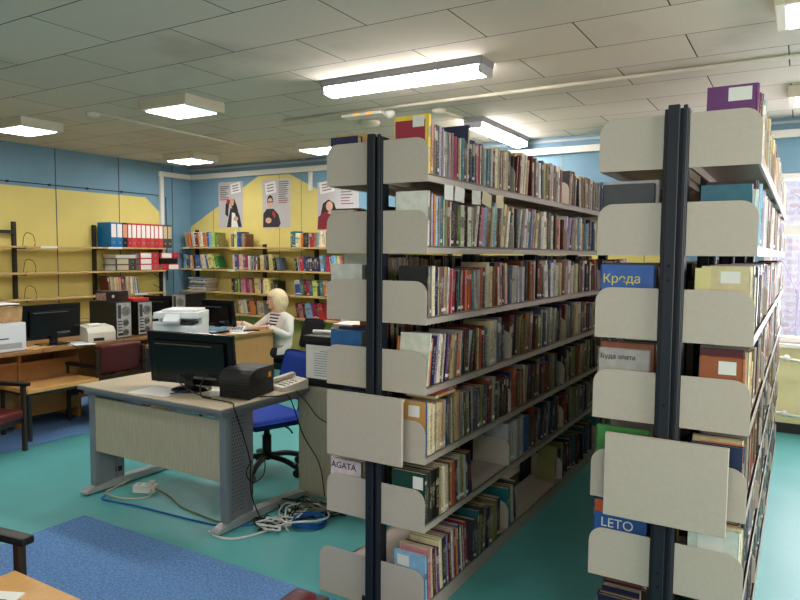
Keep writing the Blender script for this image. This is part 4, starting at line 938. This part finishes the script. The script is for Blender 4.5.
# cables on the floor
ps = thing('power_strip', 'white power socket block on the floor under the grey oak desk', 'power strip', (-3.71, 2.90, 0), R(25))
MB().box((-.075, -.035, 0), (.075, .035, .05), bev=.008).build('body', M_WHITE, ps)
b = MB()
for x in (-.04, .01): b.cyl((x, 0, .0495), (x, 0, .0505), .017, n=14)
b.build('sockets', mat('socket_grey', (180, 178, 170), .5), ps)
MB().box((.03, -.02, .05), (.06, .02, .078), bev=.006).build('plug', M_OFFW, ps)
fz = .006
cable([(-3.86, 2.70, fz), (-3.80, 2.65, fz), (-3.55, 2.69, fz), (-3.25, 2.71, fz), (-3.0, 2.73, fz), (-2.82, 2.76, fz), (-2.72, 2.86, fz), (-2.62, 2.96, .02)], .006, M_CBL, 'blue network cable running along the floor in front of the desk')
cable([(-3.65, 2.90, .03), (-3.60, 2.83, fz), (-3.72, 2.73, fz), (-3.90, 2.74, fz), (-3.94, 2.82, fz), (-3.93, 2.95, .03)], .006, M_CBE, 'beige cable curling from the power strip to the left desk foot')
cable([(-3.64, 2.92, .03), (-3.50, 2.92, fz), (-3.28, 2.83, fz), (-3.05, 2.80, fz), (-2.90, 2.79, fz), (-2.80, 2.84, fz)], .006, M_CGR, 'olive cable from the power strip toward the right desk leg')
cable([(-2.86, 2.66, fz), (-2.76, 2.63, fz), (-2.66, 2.66, fz), (-2.60, 2.76, fz), (-2.58, 2.84, fz)], .007, M_CWH, 'short white cable end beside the right desk foot')
def coil(c, r, n, rr, m, label, jit=.02, zz=.04):
    pts = []
    for k in range(n*12):
        a = 2*PI*k/12; q = r*(1+random.uniform(-jit, jit)*2); pts.append((c[0]+q*math.cos(a), c[1]+q*math.sin(a), rr+.001+zz*(k/(n*12))))
    o = MB().tube(pts, rr, n=6, smooth=2).build('cable_coil', m); tag(o, label, 'cable'); return o
coil((-2.44, 3.05, 0), .095, 7, .0055, M_CBL, 'coil of blue network cable on the floor by the bookcase', .05, .035)
coil((-2.58, 2.90, 0), .075, 3, .006, M_CWH, 'loosely coiled white cable in the heap beside the desk leg', .25, .03)
coil((-2.62, 2.93, 0), .085, 3, .0045, M_CBK, 'black cable coiled under the white one by the desk leg', .35, .02)
random.seed(5)
def scribble(c, s_, n, r, m, label):
    pts = [(c[0]+random.uniform(-s_[0], s_[0]), c[1]+random.uniform(-s_[1], s_[1]), random.uniform(r+.001, s_[2])) for _ in range(n)]
    return cable(pts, r, m, label)
scribble((-2.60, 3.18, 0), (.16, .14, .06), 16, .0045, M_CBK, 'tangle of thin black cable on the floor before the side panel')
scribble((-2.50, 3.24, 0), (.16, .10, .07), 14, .005, M_CGR, 'olive cable in the tangle before the side panel')
scribble((-2.60, 3.06, 0), (.13, .12, .06), 12, .005, M_CWH, 'white cable in the tangle behind the coils')
scribble((-2.40, 3.22, 0), (.12, .12, .06), 12, .0045, M_CBK, 'thin black cable bunched against the bookcase end')
cable([(-2.56, 2.88, .02), (-2.46, 2.93, .05), (-2.36, 3.02, .05), (-2.36, 3.14, .04), (-2.46, 3.2, .06), (-2.55, 3.22, .05)], .006, M_CWH, 'white cable arching over the blue coil')

# ------------------------------------------------------------------ black box with notice on the second desk
bx = thing('storage_box', 'black box with a printed notice taped on its front, on the second desk', 'box', (-2.555, 3.62, T))
MB().box((-.235, -.17, .001), (.235, .17, .30), bev=.008).build('body', M_BLACK, bx)
MB().box((-.245, -.18, .30), (.245, .18, .335), bev=.008).build('lid', mat('dark_lid', (34, 34, 36), .5), bx)
b = MB(); b.box((-.225, -.1735, .055), (.06, -.171, .275), mi=0)
for k in range(11): b.box((-.16 if k else -.11, -.1742, .235-.016*k), (-.16+random.uniform(.10, .18), -.1738, .239-.016*k), mi=1)
b.build('notice', [M_PAPER, mat('faint_print', (150, 150, 150), .8)], bx)
o = MB().cyl((-.10, 0, .014), (.11, .05, .014), .013, n=12).build('paper_roll', M_PAPER); o.location = (-2.70, 3.55, T+.3355); tag(o, 'rolled white paper lying on the black notice box', 'paper roll')
z = T+.336
for k in range(4):
    cn = ['pale_grey', 'white', 'slate', 'white'][k]; sx, sy = .20-.008*k, .26-.012*k; tk = [.02, .028, .012, .02][k]
    g = Geo(); c = lin(PAL[cn])[:3]+(.1*k,); M = rotz(random.uniform(-.2, .2)) @ Matrix.Translation((sx/2, sy/2, tk/2)) @ Matrix.Rotation(PI/2, 4, 'X') @ Matrix.Translation((0, 0, 0))
    e = thing('magazine', '%s magazine, %s in the pile on the black notice box' % (CNAME[cn], ['lowest', 'second', 'third', 'topmost'][k]), 'magazine', (-2.53, 3.62, z), 0, 'magazines on the black notice box')
    book_cover(g, M, tk, sy, sx, c, False); g.build('cover', M_BOOK, e); g = Geo(); book_pages(g, M, tk, sy, sx, False); g.build('page_block', M_PAGE, e); z += tk+.0005

# ------------------------------------------------------------------ blue office chair
def office_chair(label, loc, rz, fabric, seat_h=.47):
    e = thing('office_chair', label, 'chair', loc, rz)
    for k in range(5):
        a = 2*PI*k/5+.35; c, s = math.cos(a), math.sin(a)
        b = MB(); b.tube([(.03*c, .03*s, .115), (.16*c, .16*s, .105), (.27*c, .27*s, .072)], .021, n=8)
        lg = b.build('leg', M_BLACK, e)
        b = MB(); b.cyl((.28*c-.02*s, .28*s+.02*c, .028), (.28*c+.02*s, .28*s-.02*c, .028), .028, n=12); b.cyl((.28*c, .28*s, .03), (.28*c, .28*s, .075), .012, n=8)
        b.build('caster', M_BLACK, lg)
    b = MB(); b.cyl((0, 0, .09), (0, 0, .27), .034, n=14); b.cyl((0, 0, .27), (0, 0, seat_h-.07), .022, n=14)
    b.build('gas_column', M_BLACK, e)
    b = MB(); b.box((-.12, -.12, seat_h-.085), (.12, .14, seat_h-.055), bev=.01); b.tube([(.10, .05, seat_h-.07), (.22, .05, seat_h-.075), (.27, .05, seat_h-.10)], .007)
    b.build('tilt_mechanism', M_BLACK, e)
    b = MB(); b.box((-.235, -.23, seat_h-.055), (.235, .23, seat_h+.01), bev=.045, seg=4); b.build('seat', fabric, e, True)
    MB().box((-.225, -.22, seat_h-.062), (.225, .22, seat_h-.035), bev=.012).build('seat_shell', M_BLACK, e)
    b = MB(); b.tube([(0, .14, seat_h-.07), (0, .27, seat_h-.05), (0, .29, seat_h+.10), (0, .275, seat_h+.28)], .02, n=8); b.build('back_bar', M_BLACK, e)
    b = MB(); b.box((-.21, -.03, 0), (.21, .035, .36), bev=.06, seg=4)
    for v in b.bm.verts:
        v.co.y -= .25*(v.co.x**2)*1.6; zt_ = v.co.z/.36; v.co.x *= (1-.32*max(0, zt_-.5)/.5)
    bmesh.ops.transform(b.bm, matrix=Matrix.Translation((0, .245, seat_h+.08)) @ Matrix.Rotation(R(-8), 4, 'X'), verts=b.bm.verts)
    b.build('backrest', fabric, e, True)
    return e
office_chair('blue upholstered swivel chair behind the grey oak desk', (-3.32, 3.66, 0), R(-18), M_BLUEF, .43)
office_chair('dark swivel chair the blonde woman sits on behind the librarian desk', (-5.10, 6.14, 0), R(-12), mat('black_upholstery', (24, 24, 26), .85), .37)

# ------------------------------------------------------------------ low armchairs and low tables
def armchair(label, loc, rz, wide=.52):
    e = thing('armchair', label, 'chair', loc, rz, 'burgundy low armchairs'); hw = wide/2
    for s in (-1, 1):
        for y, top in ((-.25, .525), (.22, .70)):
            b = MB(); b.box((s*(hw+.02)-.016, y-.018, 0), (s*(hw+.02)+.016, y+.018, top), bev=.004, seg=1); b.build('leg', M_CHWOOD, e)
        b = MB(); b.box((s*(hw+.02)-.026, -.30, .525), (s*(hw+.02)+.026, .24, .555), bev=.010); b.build('armrest', M_BLACK, e)
    for q in (((-hw-.02, -.24, .225), (hw+.02, -.21, .265)), ((-hw-.02, .20, .225), (hw+.02, .23, .265)), ((-hw-.02, .205, .42), (hw+.02, .235, .455))): MB().box(*q).build('rail', M_CHWOOD, e)
    b = MB(); b.box((-hw, -.27, .265), (hw, .20, .345), bev=.03, seg=3); b.build('seat', M_VINYL, e, True)
    b = MB(); b.box((-hw+.005, .13, .46), (hw-.005, .21, .735), bev=.035, seg=4)
    for v in b.bm.verts: v.co.y += .12*(v.co.z-.46)-.22*v.co.x**2*.5
    b.build('backrest', M_VINYL, e, True)
    return e
armchair('burgundy vinyl armchair at the left edge beside the low tan table', (-5.44, 2.66, 0), R(110), .50)
armchair('burgundy vinyl armchair at the far end of the low tan table', (-5.73, 4.06, 0), R(-90), .46)
armchair('low armchair in the bottom left corner, only its black armrest in view', (-2.655, 1.05, 0), R(98), .50)
armchair('low armchair at the bottom edge, its backrest just cut off by the frame', (-1.25, 1.085, 0), R(-86), .48)
def low_table(label, loc, w_, d_, h=.45):
    e = thing('low_table', label, 'table', loc)
    b = MB(); b.box((-w_/2, -d_/2, h-.035), (w_/2, d_/2, h), bev=.003, seg=1); b.build('tabletop', M_TABLE, e)
    b = MB(); b.box((-w_/2+.01, -d_/2+.01, h-.06), (w_/2-.01, -d_/2+.035, h-.035)); b.box((-w_/2+.01, d_/2-.035, h-.06), (w_/2-.01, d_/2-.01, h-.035)); b.box((-w_/2+.01, -d_/2+.035, h-.06), (-w_/2+.035, d_/2-.035, h-.035)); b.box((w_/2-.035, -d_/2+.035, h-.06), (w_/2-.01, d_/2-.035, h-.035))
    b.build('frame', M_DARK, e)
    for sx in (-1, 1):
        for sy in (-1, 1): MB().box((sx*(w_/2-.025)-.014, sy*(d_/2-.025)-.014, 0), (sx*(w_/2-.025)+.014, sy*(d_/2-.025)+.014, h-.06), bev=.002, seg=1).build('leg', M_DARK, e)
    return e
low_table('low tan table with dark metal frame in front of the brown counter', (-5.69, 3.46, .009), .45, .66, .441)
low_table('low tan table cut off by the bottom left corner of the view', (-1.99, 1.03, .009), .82, .56, .441)
g = thing('magazine', 'grey and white magazine lying on the tan table in the bottom left corner', 'magazine', (-2.28, 1.17, .4505), R(25))
b = MB(); b.box((-.12, -.16, 0), (.10, .02, .006), mi=0); b.box((-.09, -.14, .006), (.07, -.03, .0066), mi=1); b.build('sheets', [M_PAPER, mat('grey_cover_print', (110, 108, 106), .5)], g)

# ------------------------------------------------------------------ brown counter by the left wall and what stands on it
ct = thing('counter', 'long brown wooden counter with fibreboard back panel along the left side', 'counter', (-5.62, 3.6, 0))
for ya, yb in ((-1.9, -.24), (-.235, 1.18)):
    MB().box((-.75, ya, .722), (0, yb, .75), bev=.003, seg=1).build('worktop', M_DESKB, ct)
MB().box((-.36, -1.88, .10), (-.345, .30, .60)).build('back_panel', M_FIBER, ct); MB().box((-.73, .32, .10), (-.715, 1.16, .722)).build('back_panel', M_FIBER, ct)
MB().box((-.735, -1.88, .10), (-.725, .30, .70)).build('rear_panel', M_FIBER, ct); MB().box((-.36, -1.88, .60), (-.32, -.28, .615)).build('ledge', M_TABLE, ct)
for y in (-1.88, -.26, .31, 1.14): MB().box((-.74, y-.012, 0), (-.318, y+.012, .722)).build('upright_panel', M_FIBER, ct)
MB().box((-.60, -1.8, .10), (-.40, .28, .115)).build('lower_shelf', M_DARK, ct)
def tower(label, loc, rz, h=.36, rear=True, w_=.175, d_=.42):
    e = thing('computer_tower', label, 'computer', loc, rz)
    MB().box((-w_/2, -d_/2, .004), (w_/2, d_/2, h), bev=.004, seg=1).build('case', M_BLACK, e)
    b = MB(); y = -d_/2-.0015
    b.box((-w_/2+.006, y, .012), (w_/2-.006, -d_/2, h-.008), mi=0)
    for cz, r in ((h*.74, .042), (h*.42, .03), (h*.16, .028)):
        for q in (1, .6, .25): b.tube([(.02+r*q*math.cos(a*PI/8), y-.001, cz+r*q*math.sin(a*PI/8)) for a in range(16)], .004, closed=True, smooth=0, mi=1)
    b.box((-w_/2+.02, y-.002, h*.55), (-w_/2+.055, y, h*.92), mi=1); b.box((-w_/2+.02, y-.002, .03), (-.01, y, .05), mi=2)
    for k in range(5): b.box((-w_/2+.02, y-.002, h*.12+.03*k), (-.02, y, h*.12+.03*k+.012), mi=1)
    b.build('rear_plate', [mat('tower_steel', (170, 172, 174), .35, metal=.3, noise=.3, nscale=30), mat('grille_dark', (58, 58, 60), .5), M_BLACK], e)
    return e
tower('black computer tower with its silver rear showing, left one on the brown counter', (-5.93, 4.255, .75), R(90))
tower('black computer tower with its silver rear showing, right one on the brown counter', (-6.00, 4.56, .75), R(90), .345)
b = thing('gift_box', 'dark printed box with a white disc standing on the left computer tower', 'box', (-5.93, 4.28, 1.111), R(25))
b.scale = (.62, .7, .72)
MB().box((-.20, -.13, 0), (.20, .13, .14), bev=.003, seg=1).build('carton', mat('dark_carton', (44, 32, 30), .5), b)
q = MB(); q.box((-.19, -.1315, .01), (-.02, -.1302, .115)); q.build('printed_picture', mat('carton_picture', (150, 116, 100), .5, noise=.7, nscale=30), b)
MB().cyl((.10, -.1312, .07), (.10, -.1302, .07), .022, n=16).build('white_disc', M_LABEL, b)
o = MB().box((-.17, -.10, 0), (.17, .10, .03), bev=.003, seg=1).build('box_file', mat('red_card', (186, 46, 40), .55)); o.location = (-6.02, 4.56, 1.0965); tag(o, 'flat red folder box on top of the right computer tower', 'folder')
cp = thing('printer', 'white laser printer at the left edge of the brown counter', 'printer', (-5.87, 3.10, .75), R(90))
MB().box((-.17, -.17, .003), (.17, .17, .245), bev=.014).build('body', M_PRN, cp); MB().box((-.13, -.173, .03), (.13, -.169, .075), bev=.002).build('paper_tray', mat('printer_grey', (170, 174, 178), .45), cp); MB().box((-.12, -.172, .11), (.02, -.1695, .12)).build('print_slot', M_DARK, cp)
q = MB(); q.box((-.15, -.15, 0), (.15, .15, .14), bev=.02)
for v in q.bm.verts: v.co += Vector((random.uniform(-.012, .012), random.uniform(-.012, .012), random.uniform(-.008, .008) if v.co.z > .05 else 0))
o = q.build('paper_bag', mat('crumpled_brown_paper', (176, 140, 96), .8, noise=.25, nscale=14, bump=.8, bscale=18)); o.location = (-5.90, 3.12, .9955); tag(o, 'crumpled brown paper parcel on the white printer at the left edge', 'parcel')
o = MB().box((-.13, -.14, 0), (.13, .14, .008)).build('paper_stack', M_PAPER); o.location = (-5.90, 3.12, 1.144); tag(o, 'white papers lying on the brown paper parcel', 'papers')
sp_ = thing('printer', 'small cream desktop printer right of the counter monitor', 'printer', (-5.80, 4.00, .75), R(78))
MB().prism([(-.14, .003), (-.14, .09), (-.10, .135), (.10, .150), (.13, .12), (.13, .003)], -.13, .13, M=MX).build('body', M_OFFW, sp_)
MB().box((-.08, -.142, .01), (.02, -.138, .04)).build('paper_slot', M_DARK, sp_); MB().box((-.07, -.02, .145), (.06, .10, .158), bev=.004).build('paper', M_PAPER, sp_)
sheet(-5.73, 3.78, .75, .21, .297, R(70), 'white papers beside the counter monitor base', 3)
sheet(-5.80, 3.42, .75, .18, .26, R(20), 'white sheet left of the counter monitor base', 1)
o = MB().box((-.03, -.10, 0), (.03, .10, .015), bev=.003).build('wooden_block', M_TABLE); o.location = (-5.72, 3.36, .751); tag(o, 'short tan wooden slat beside the white printer on the counter', 'slat')
cable([(-5.70, 3.62, .756), (-5.60, 3.64, .757), (-5.60, 3.68, .70), (-5.63, 3.72, .55), (-5.80, 3.8, .47)], .004, M_CBK, 'black cable hanging over the counter edge below the monitor')
cable([(-5.66, 4.12, .756), (-5.60, 4.16, .757), (-5.595, 4.2, .6), (-5.58, 4.5, .4), (-5.50, 4.72, .5)], .005, M_CGR, 'olive cable hanging down behind the far burgundy armchair')

# ------------------------------------------------------------------ white copier on its stand
st = thing('printer_stand', 'dark trolley under the white copier', 'stand', (-5.05, 4.39, 0), R(31))
MB().box((-.26, -.24, .715), (.26, .24, .745)).build('top_shelf', M_DESKB, st); MB().box((-.26, -.24, .15), (.26, .24, .175)).build('lower_shelf', M_DESKB, st)
for sx in (-1, 1):
    for sy in (-1, 1): MB().box((sx*.24-.015, sy*.22-.015, 0), (sx*.24+.015, sy*.22+.015, .715)).build('leg', M_DARK, st)
mf = thing('copier', 'white multifunction copier left of the librarian desk', 'copier', (-5.05, 4.39, .745), R(31))
mf.scale = (.88, .9, .70)
MB().box((-.235, -.21, .003), (.235, .21, .26), bev=.012).build('body', M_PRN, mf)
MB().prism([(-.21, .262), (-.21, .30), (.21, .30), (.21, .262)], -.23, .05, M=MX).build('output_bridge', M_PRN, mf)
MB().box((-.235, -.20, .345), (.235, .22, .43), bev=.014).build('scanner', M_PRN, mf)
MB().box((-.23, -.05, .262), (.235, .21, .345)).build('neck', M_PRN, mf)
MB().prism([(-.235, .30), (-.30, .30), (-.30, .325), (-.20, .41), (-.19, .37)], -.10, .06, M=MX).build('control_panel', mat('panel_grey', (206, 210, 214), .4), mf)
MB().box((-.16, -.16, .43), (.20, .20, .462), bev=.012).build('document_feeder', M_PRN, mf)
MB().box((.052, -.212, .27), (.20, -.06, .30)).build('output_gap', M_DARK, mf)
# ------------------------------------------------------------------ librarian desk
ld = thing('desk', 'light beech librarian desk with solid end panel, the blonde woman behind it', 'desk', (-5.08, 5.42, 0))
b = MB(); b.prism([(-1.70, -.44), (-.05, -.44), (-.01, -.41), (0, -.36), (0, .36), (-.02, .41), (-.07, .44), (-1.70, .44)], .716, .745); b.build('desktop', M_BEECH, ld)
MB().box((-.09, -.42, 0), (-.065, .37, .716)).build('end_panel', M_BEECH, ld); MB().box((-1.68, -.42, 0), (-1.655, .40, .716)).build('end_panel', M_BEECH, ld)
MB().box((-1.655, -.38, .20), (-.09, -.362, .716)).build('modesty_panel', M_BEECH, ld)
tower('black computer tower with dark side facing out behind the librarian monitor', (-6.30, 5.60, .745), R(12), .37, w_=.19, d_=.40)
o = MB().box((-.07, -.05, 0), (.07, .05, .07), bev=.02).build('tape_dispenser', mat('red_plastic', (172, 34, 30), .4)); o.location = (-5.62, 5.25, .746); tag(o, 'small red desk item left of the librarian monitor', 'tape dispenser')
for k, (cn, dx) in enumerate((('blue', 0), ('white', .03), ('sky', .06))):
    o = MB().box((-.10, -.14, 0), (.10, .14, .018)).build('leaflet', mat('leaflet_'+cn, PAL[cn], .6)); o.location = (-5.42+dx, 5.10+.01*k, .746+.0185*k); o.rotation_euler = (0, 0, .3*k); tag(o, '%s leaflet, %s of the pile in front of the librarian monitor' % (CNAME[cn], ['bottom', 'middle', 'top'][k]), 'leaflet')
cc = thing('calculator', 'white desk calculator on the librarian desk near the woman', 'calculator', (-5.27, 5.36, .745), R(30))
MB().prism([(-.09, 0), (-.09, .02), (.07, .05), (.09, .05), (.09, 0)], -.07, .07, M=MX).build('body', M_PRN, cc); q = MB()
for i in range(4):
    for j in range(4): q.box((-.055+.03*i, -.075+.03*j, .023+.005*j), (-.035+.03*i, -.055+.03*j, .031+.005*j))
q.build('keys', mat('grey_keys', (120, 116, 108), .5), cc)
o = MB().box((-.05, -.10, 0), (.05, .10, .012), bev=.004).build('notebook', M_BLACK); o.location = (-5.17, 5.44, .7465); o.rotation_euler = (0, 0, R(-40)); tag(o, 'slim black notebook on the librarian desk before the woman', 'notebook')
sheet(-5.17, 5.30, .745, .21, .297, R(20), 'white paper at the near end of the librarian desk', 2)
# ------------------------------------------------------------------ radiator and pipes
ra = thing('radiator', 'white ribbed radiator under the barred window at the right', 'radiator', (-.30, YB-.12, .12))
for k in range(3):
    q = MB(); q.box((.052*k-.02, -.07, 0), (.052*k+.02, .07, .66), bev=.016, seg=3); q.build('rib', M_WHITE, ra)
q = MB()
for z in (.08, .58): q.cyl((-.03, 0, z), (.15, 0, z), .018, n=10)
q.build('header', M_WHITE, ra)
for z in (.58, .08):
    q = MB(); q.tube([(.15, 0, z), (.24, 0, z), (.32, .02, z-.02), (1.6, .02, z-.02)], .014, n=8, smooth=3); q.ball((.22, 0, z), .03); q.build('pipe', M_WHITE, ra)
o = MB().box((-.25, YB-.016, .0), (1.8, YB-.001, .09)); o = o.build('baseboard_right', M_DARK); struct(o)

# ------------------------------------------------------------------ the woman
def skin_mesh(name, joints, edges, mats, parent=None, sub=2, matfn=None):
    me = bpy.data.meshes.new(name); keys = list(joints); ix = {k: i for i, k in enumerate(keys)}
    me.from_pydata([joints[k][0] for k in keys], [(ix[a], ix[b_]) for a, b_ in edges], [])
    o = bpy.data.objects.new(name, me); col.objects.link(o)
    m = o.modifiers.new('s', 'SKIN'); sd = me.skin_vertices[0].data if me.skin_vertices else None
    for k in keys:
        r = joints[k][1]; sd[ix[k]].radius = r if isinstance(r, tuple) else (r, r)
    sd[0].use_root = True
    m.use_smooth_shade = True
    s2 = o.modifiers.new('u', 'SUBSURF'); s2.levels = sub; s2.render_levels = sub
    dg = bpy.context.evaluated_depsgraph_get(); dg.update()
    nm = bpy.data.meshes.new_from_object(o.evaluated_get(dg)); bpy.data.objects.remove(o)
    o = bpy.data.objects.new(name, nm); col.objects.link(o)
    nm.materials.clear()
    for q in mats: nm.materials.append(q)
    for p in nm.polygons:
        p.use_smooth = True
        if matfn: p.material_index = matfn(p.center)
    if parent: o.parent = parent
    return o
M_SKIN = mat('skin', (222, 172, 150), .5); M_CARD = mat('white_cardigan', (226, 222, 212), .9, noise=.05, nscale=60, bump=.3, bscale=300); M_TROU = mat('black_trousers', (22, 22, 26), .8)
M_HAIR = mat('blonde_hair', (228, 210, 168), .5, noise=.22, nscale=18, stretch=(8, 8, 1), bump=.5, bscale=40)
def stripe_mat():
    m = bpy.data.materials.new('striped_top'); m.use_nodes = True; nt = m.node_tree; b_ = nt.nodes['Principled BSDF']; b_.inputs['Roughness'].default_value = .85
    tc = nt.nodes.new('ShaderNodeTexCoord'); wv = nt.nodes.new('ShaderNodeTexWave'); wv.bands_direction = 'Z'; wv.inputs['Scale'].default_value = 8.5; nt.links.new(tc.outputs['Object'], wv.inputs['Vector'])
    rp = nt.nodes.new('ShaderNodeValToRGB'); rp.color_ramp.interpolation = 'CONSTANT'; rp.color_ramp.elements[0].color = lin((24, 24, 30)); rp.color_ramp.elements[1].position = .42; rp.color_ramp.elements[1].color = lin((228, 226, 222))
    nt.links.new(wv.outputs['Fac'], rp.inputs[0]); nt.links.new(rp.outputs[0], b_.inputs['Base Color']); return m
# local frame: -Y is forward, +X is her left, z up; origin on the floor under the hips
pw = thing('person', 'blonde person in a white cardigan and striped top seated behind the beech desk', 'person', (-5.20, 6.01, 0), R(-12))
pw.scale = (1.1, 1.05, 1.0)
V = Vector
J = dict(hip=(V((0, 0, .47)), (.165, .13)), belly=(V((0, -.015, .60)), (.15, .125)), chest=(V((0, -.03, .76)), (.150, .115)), upper=(V((0, -.035, .86)), (.125, .085)), neck=(V((0, -.055, .935)), .05), head0=(V((0, -.075, .985)), .055),
         shl=(V((.155, -.035, .845)), .058), ell=(V((.215, -.07, .645)), .050), wrl=(V((.10, -.285, .778)), .032),
         shr=(V((-.155, -.035, .845)), .058), elr=(V((-.24, -.20, .70)), .048), wrr=(V((-.215, -.40, .805)), .030),
         hpl=(V((.075, -.08, .45)), .078), knl=(V((.01, -.36, .46)), .066), anl=(V((.0, -.34, .10)), .045), tol=(V((.0, -.46, .04)), .036),
         hpr=(V((-.075, -.08, .45)), .078), knr=(V((-.18, -.38, .47)), .068), anr=(V((-.19, -.36, .10)), .045), tor=(V((-.20, -.48, .04)), .036))
ED = [('hip', 'belly'), ('belly', 'chest'), ('chest', 'upper'), ('upper', 'neck'), ('neck', 'head0'), ('upper', 'shl'), ('shl', 'ell'), ('ell', 'wrl'), ('upper', 'shr'), ('shr', 'elr'), ('elr', 'wrr'), ('hip', 'hpl'), ('hpl', 'knl'), ('knl', 'anl'), ('anl', 'tol'), ('hip', 'hpr'), ('hpr', 'knr'), ('knr', 'anr'), ('anr', 'tor')]
def bodymat(c):
    if c.z < .075: return 4
    if c.z > .915 and abs(c.x) < .08: return 1
    if c.z > .60 and abs(c.x) < .012+(c.z-.60)*.26 and c.y < -.085 and c.z > .62: return 3
    if c.z > .89 and abs(c.x) < .075: return 3
    wl, wr_ = V((.10, -.285, .778)), V((-.215, -.40, .805))
    if (c-wl).length < .035 or (c-wr_).length < .035: return 1
    if c.z < .555 and not (c.y > -.17 and c.y < .30 and abs(c.x) < .27 and c.z > .435): return 2
    return 0
J2 = {'hip': J['hip']}; J2.update(J)
body = skin_mesh('body', J2, ED, [M_CARD, M_SKIN, M_TROU, stripe_mat(), M_BLACK], pw, 3, bodymat)
def hand(name, M, side):
    fj = {'w': (V((0, .02, 0)), (.022, .015)), 'p': (V((0, -.05, 0)), (.033, .014))}; fe = [('w', 'p')]
    o = skin_mesh(name, {'w': fj['w'], 'm': (V((0, -.025, 0)), (.031, .015)), 'p': (V((0, -.075, -.002)), (.036, .012))}, [('w', 'm'), ('m', 'p')], [M_SKIN], None, 2)
    parts = [o]
    for i, L_f in enumerate((.062, .074, .068, .052)):
        x = -.027+.018*i
        parts.append(skin_mesh(name, {'a': (V((x, -.065, 0)), .0085), 'b': (V((x*1.15, -.085-L_f*.3, .004)), .0083), 'c': (V((x*1.2, -.085-L_f*.68, -.006)), .0075), 'd': (V((x*1.2, -.085-L_f, -.020)), .006)}, [('a', 'b'), ('b', 'c'), ('c', 'd')], [M_SKIN], None, 2))
    s = side
    parts.append(skin_mesh(name, {'a': (V((s*.022, -.02, -.003)), .012), 'b': (V((s*.047, -.050, -.010)), .010), 'c': (V((s*.055, -.080, -.018)), .008)}, [('a', 'b'), ('b', 'c')], [M_SKIN], None, 2))
    bm = bmesh.new()
    for q in parts: bm.from_mesh(q.data)
    for q in parts[1:]: bpy.data.objects.remove(q)
    bmesh.ops.transform(bm, matrix=M, verts=bm.verts)
    for f in bm.faces: f.smooth = True
    bm.to_mesh(parts[0].data); bm.free(); parts[0].parent = pw; return parts[0]
hand('hand', Matrix.Translation((.10, -.285, .775)) @ rotz(R(-35)) @ Matrix.Rotation(R(4), 4, 'X'), -1)
hand('hand', Matrix.Translation((-.215, -.40, .803)) @ rotz(R(5)) @ Matrix.Rotation(R(2), 4, 'X'), 1)
q = MB(); q.tube([(.10+.036*math.cos(a*PI/6), -.262+.02*math.sin(a*PI/6)*.3, .775+.036*math.sin(a*PI/6)) for a in range(12)], .007, closed=True, smooth=0); q.build('wrist_watch', M_BLACK, pw)
# head: shaped sphere with nose, lips, eyes, ears; bobbed hair
hc = V((0, -.085, 1.055)); hp = Matrix.Translation(hc) @ rotz(R(-34)) @ Matrix.Rotation(R(10), 4, 'X')
q = MB(); q.ball((0, 0, 0), 1, sc_=(.073, .090, .108))
for v in q.bm.verts:
    if v.co.z < -.02 and v.co.y < .03: v.co.x *= 1-.30*min(1, (-.02-v.co.z)/.08)
    if v.co.z < -.05 and v.co.y > 0: v.co.y *= .8
q.ball((0, -.092, -.012), 1, sc_=(.012, .018, .014)); q.cyl((0, -.094, -.008), (0, -.082, .028), .010, .006, n=10)
q.ball((0, -.075, -.068), 1, sc_=(.03, .022, .022))
for s in (-1, 1): q.ball((s*.074, .005, -.005), 1, sc_=(.010, .020, .030))
bmesh.ops.transform(q.bm, matrix=hp, verts=q.bm.verts); hd = q.build('head', M_SKIN, pw)
q = MB()
for s in (-1, 1): q.ball((s*.030, -.081, .012), 1, sc_=(.012, .007, .007))
bmesh.ops.transform(q.bm, matrix=hp, verts=q.bm.verts); q.build('eyes', mat('eye_white', (210, 205, 200), .3), hd)
q = MB()
for s in (-1, 1): q.ball((s*.030, -.0865, .012), 1, sc_=(.005, .0035, .005)); q.box((s*.03-.014, -.088, .026), (s*.03+.014, -.080, .030))
bmesh.ops.transform(q.bm, matrix=hp, verts=q.bm.verts); q.build('irises_and_brows', mat('iris_brown', (70, 50, 40), .4), hd)
q = MB(); q.ball((0, -.087, -.046), 1, sc_=(.020, .008, .006)); bmesh.ops.transform(q.bm, matrix=hp, verts=q.bm.verts); q.build('lips', mat('lips', (176, 92, 92), .4), hd)
q = MB(); g_ = bmesh.ops.create_uvsphere(q.bm, u_segments=40, v_segments=28, radius=1)
rnd = random.Random(3)
for v in q.bm.verts:
    x, y, z = v.co; a = math.atan2(x, -y)          # 0 = face
    face = max(0.0, 1-abs(a)/1.05)
    rr = 1+.016*math.sin(a*23+z*3)+.012*math.sin(a*37+z*2)+.03*math.sin(a*9+z*5)*(.4-.6*min(0, z))
    vz = z
    X, Y, Z = x*.098*rr, y*.112*rr+.012, z*.122
    if z < .25 and face > 0:                       # open the face
        Y = Y*(1-.75*min(1, face*2.2)); X = X*(1-.15*face)
    if z < -.1: Z = z*.172-.004; X *= 1.05-.15*max(0, -z-.6); 
    if z > .25 and face > 0: Y *= 1-.06*face
    v.co = V((X, Y+.006, Z+.014))
bmesh.ops.transform(q.bm, matrix=hp, verts=q.bm.verts); q.build('hair', M_HAIR, pw, True)
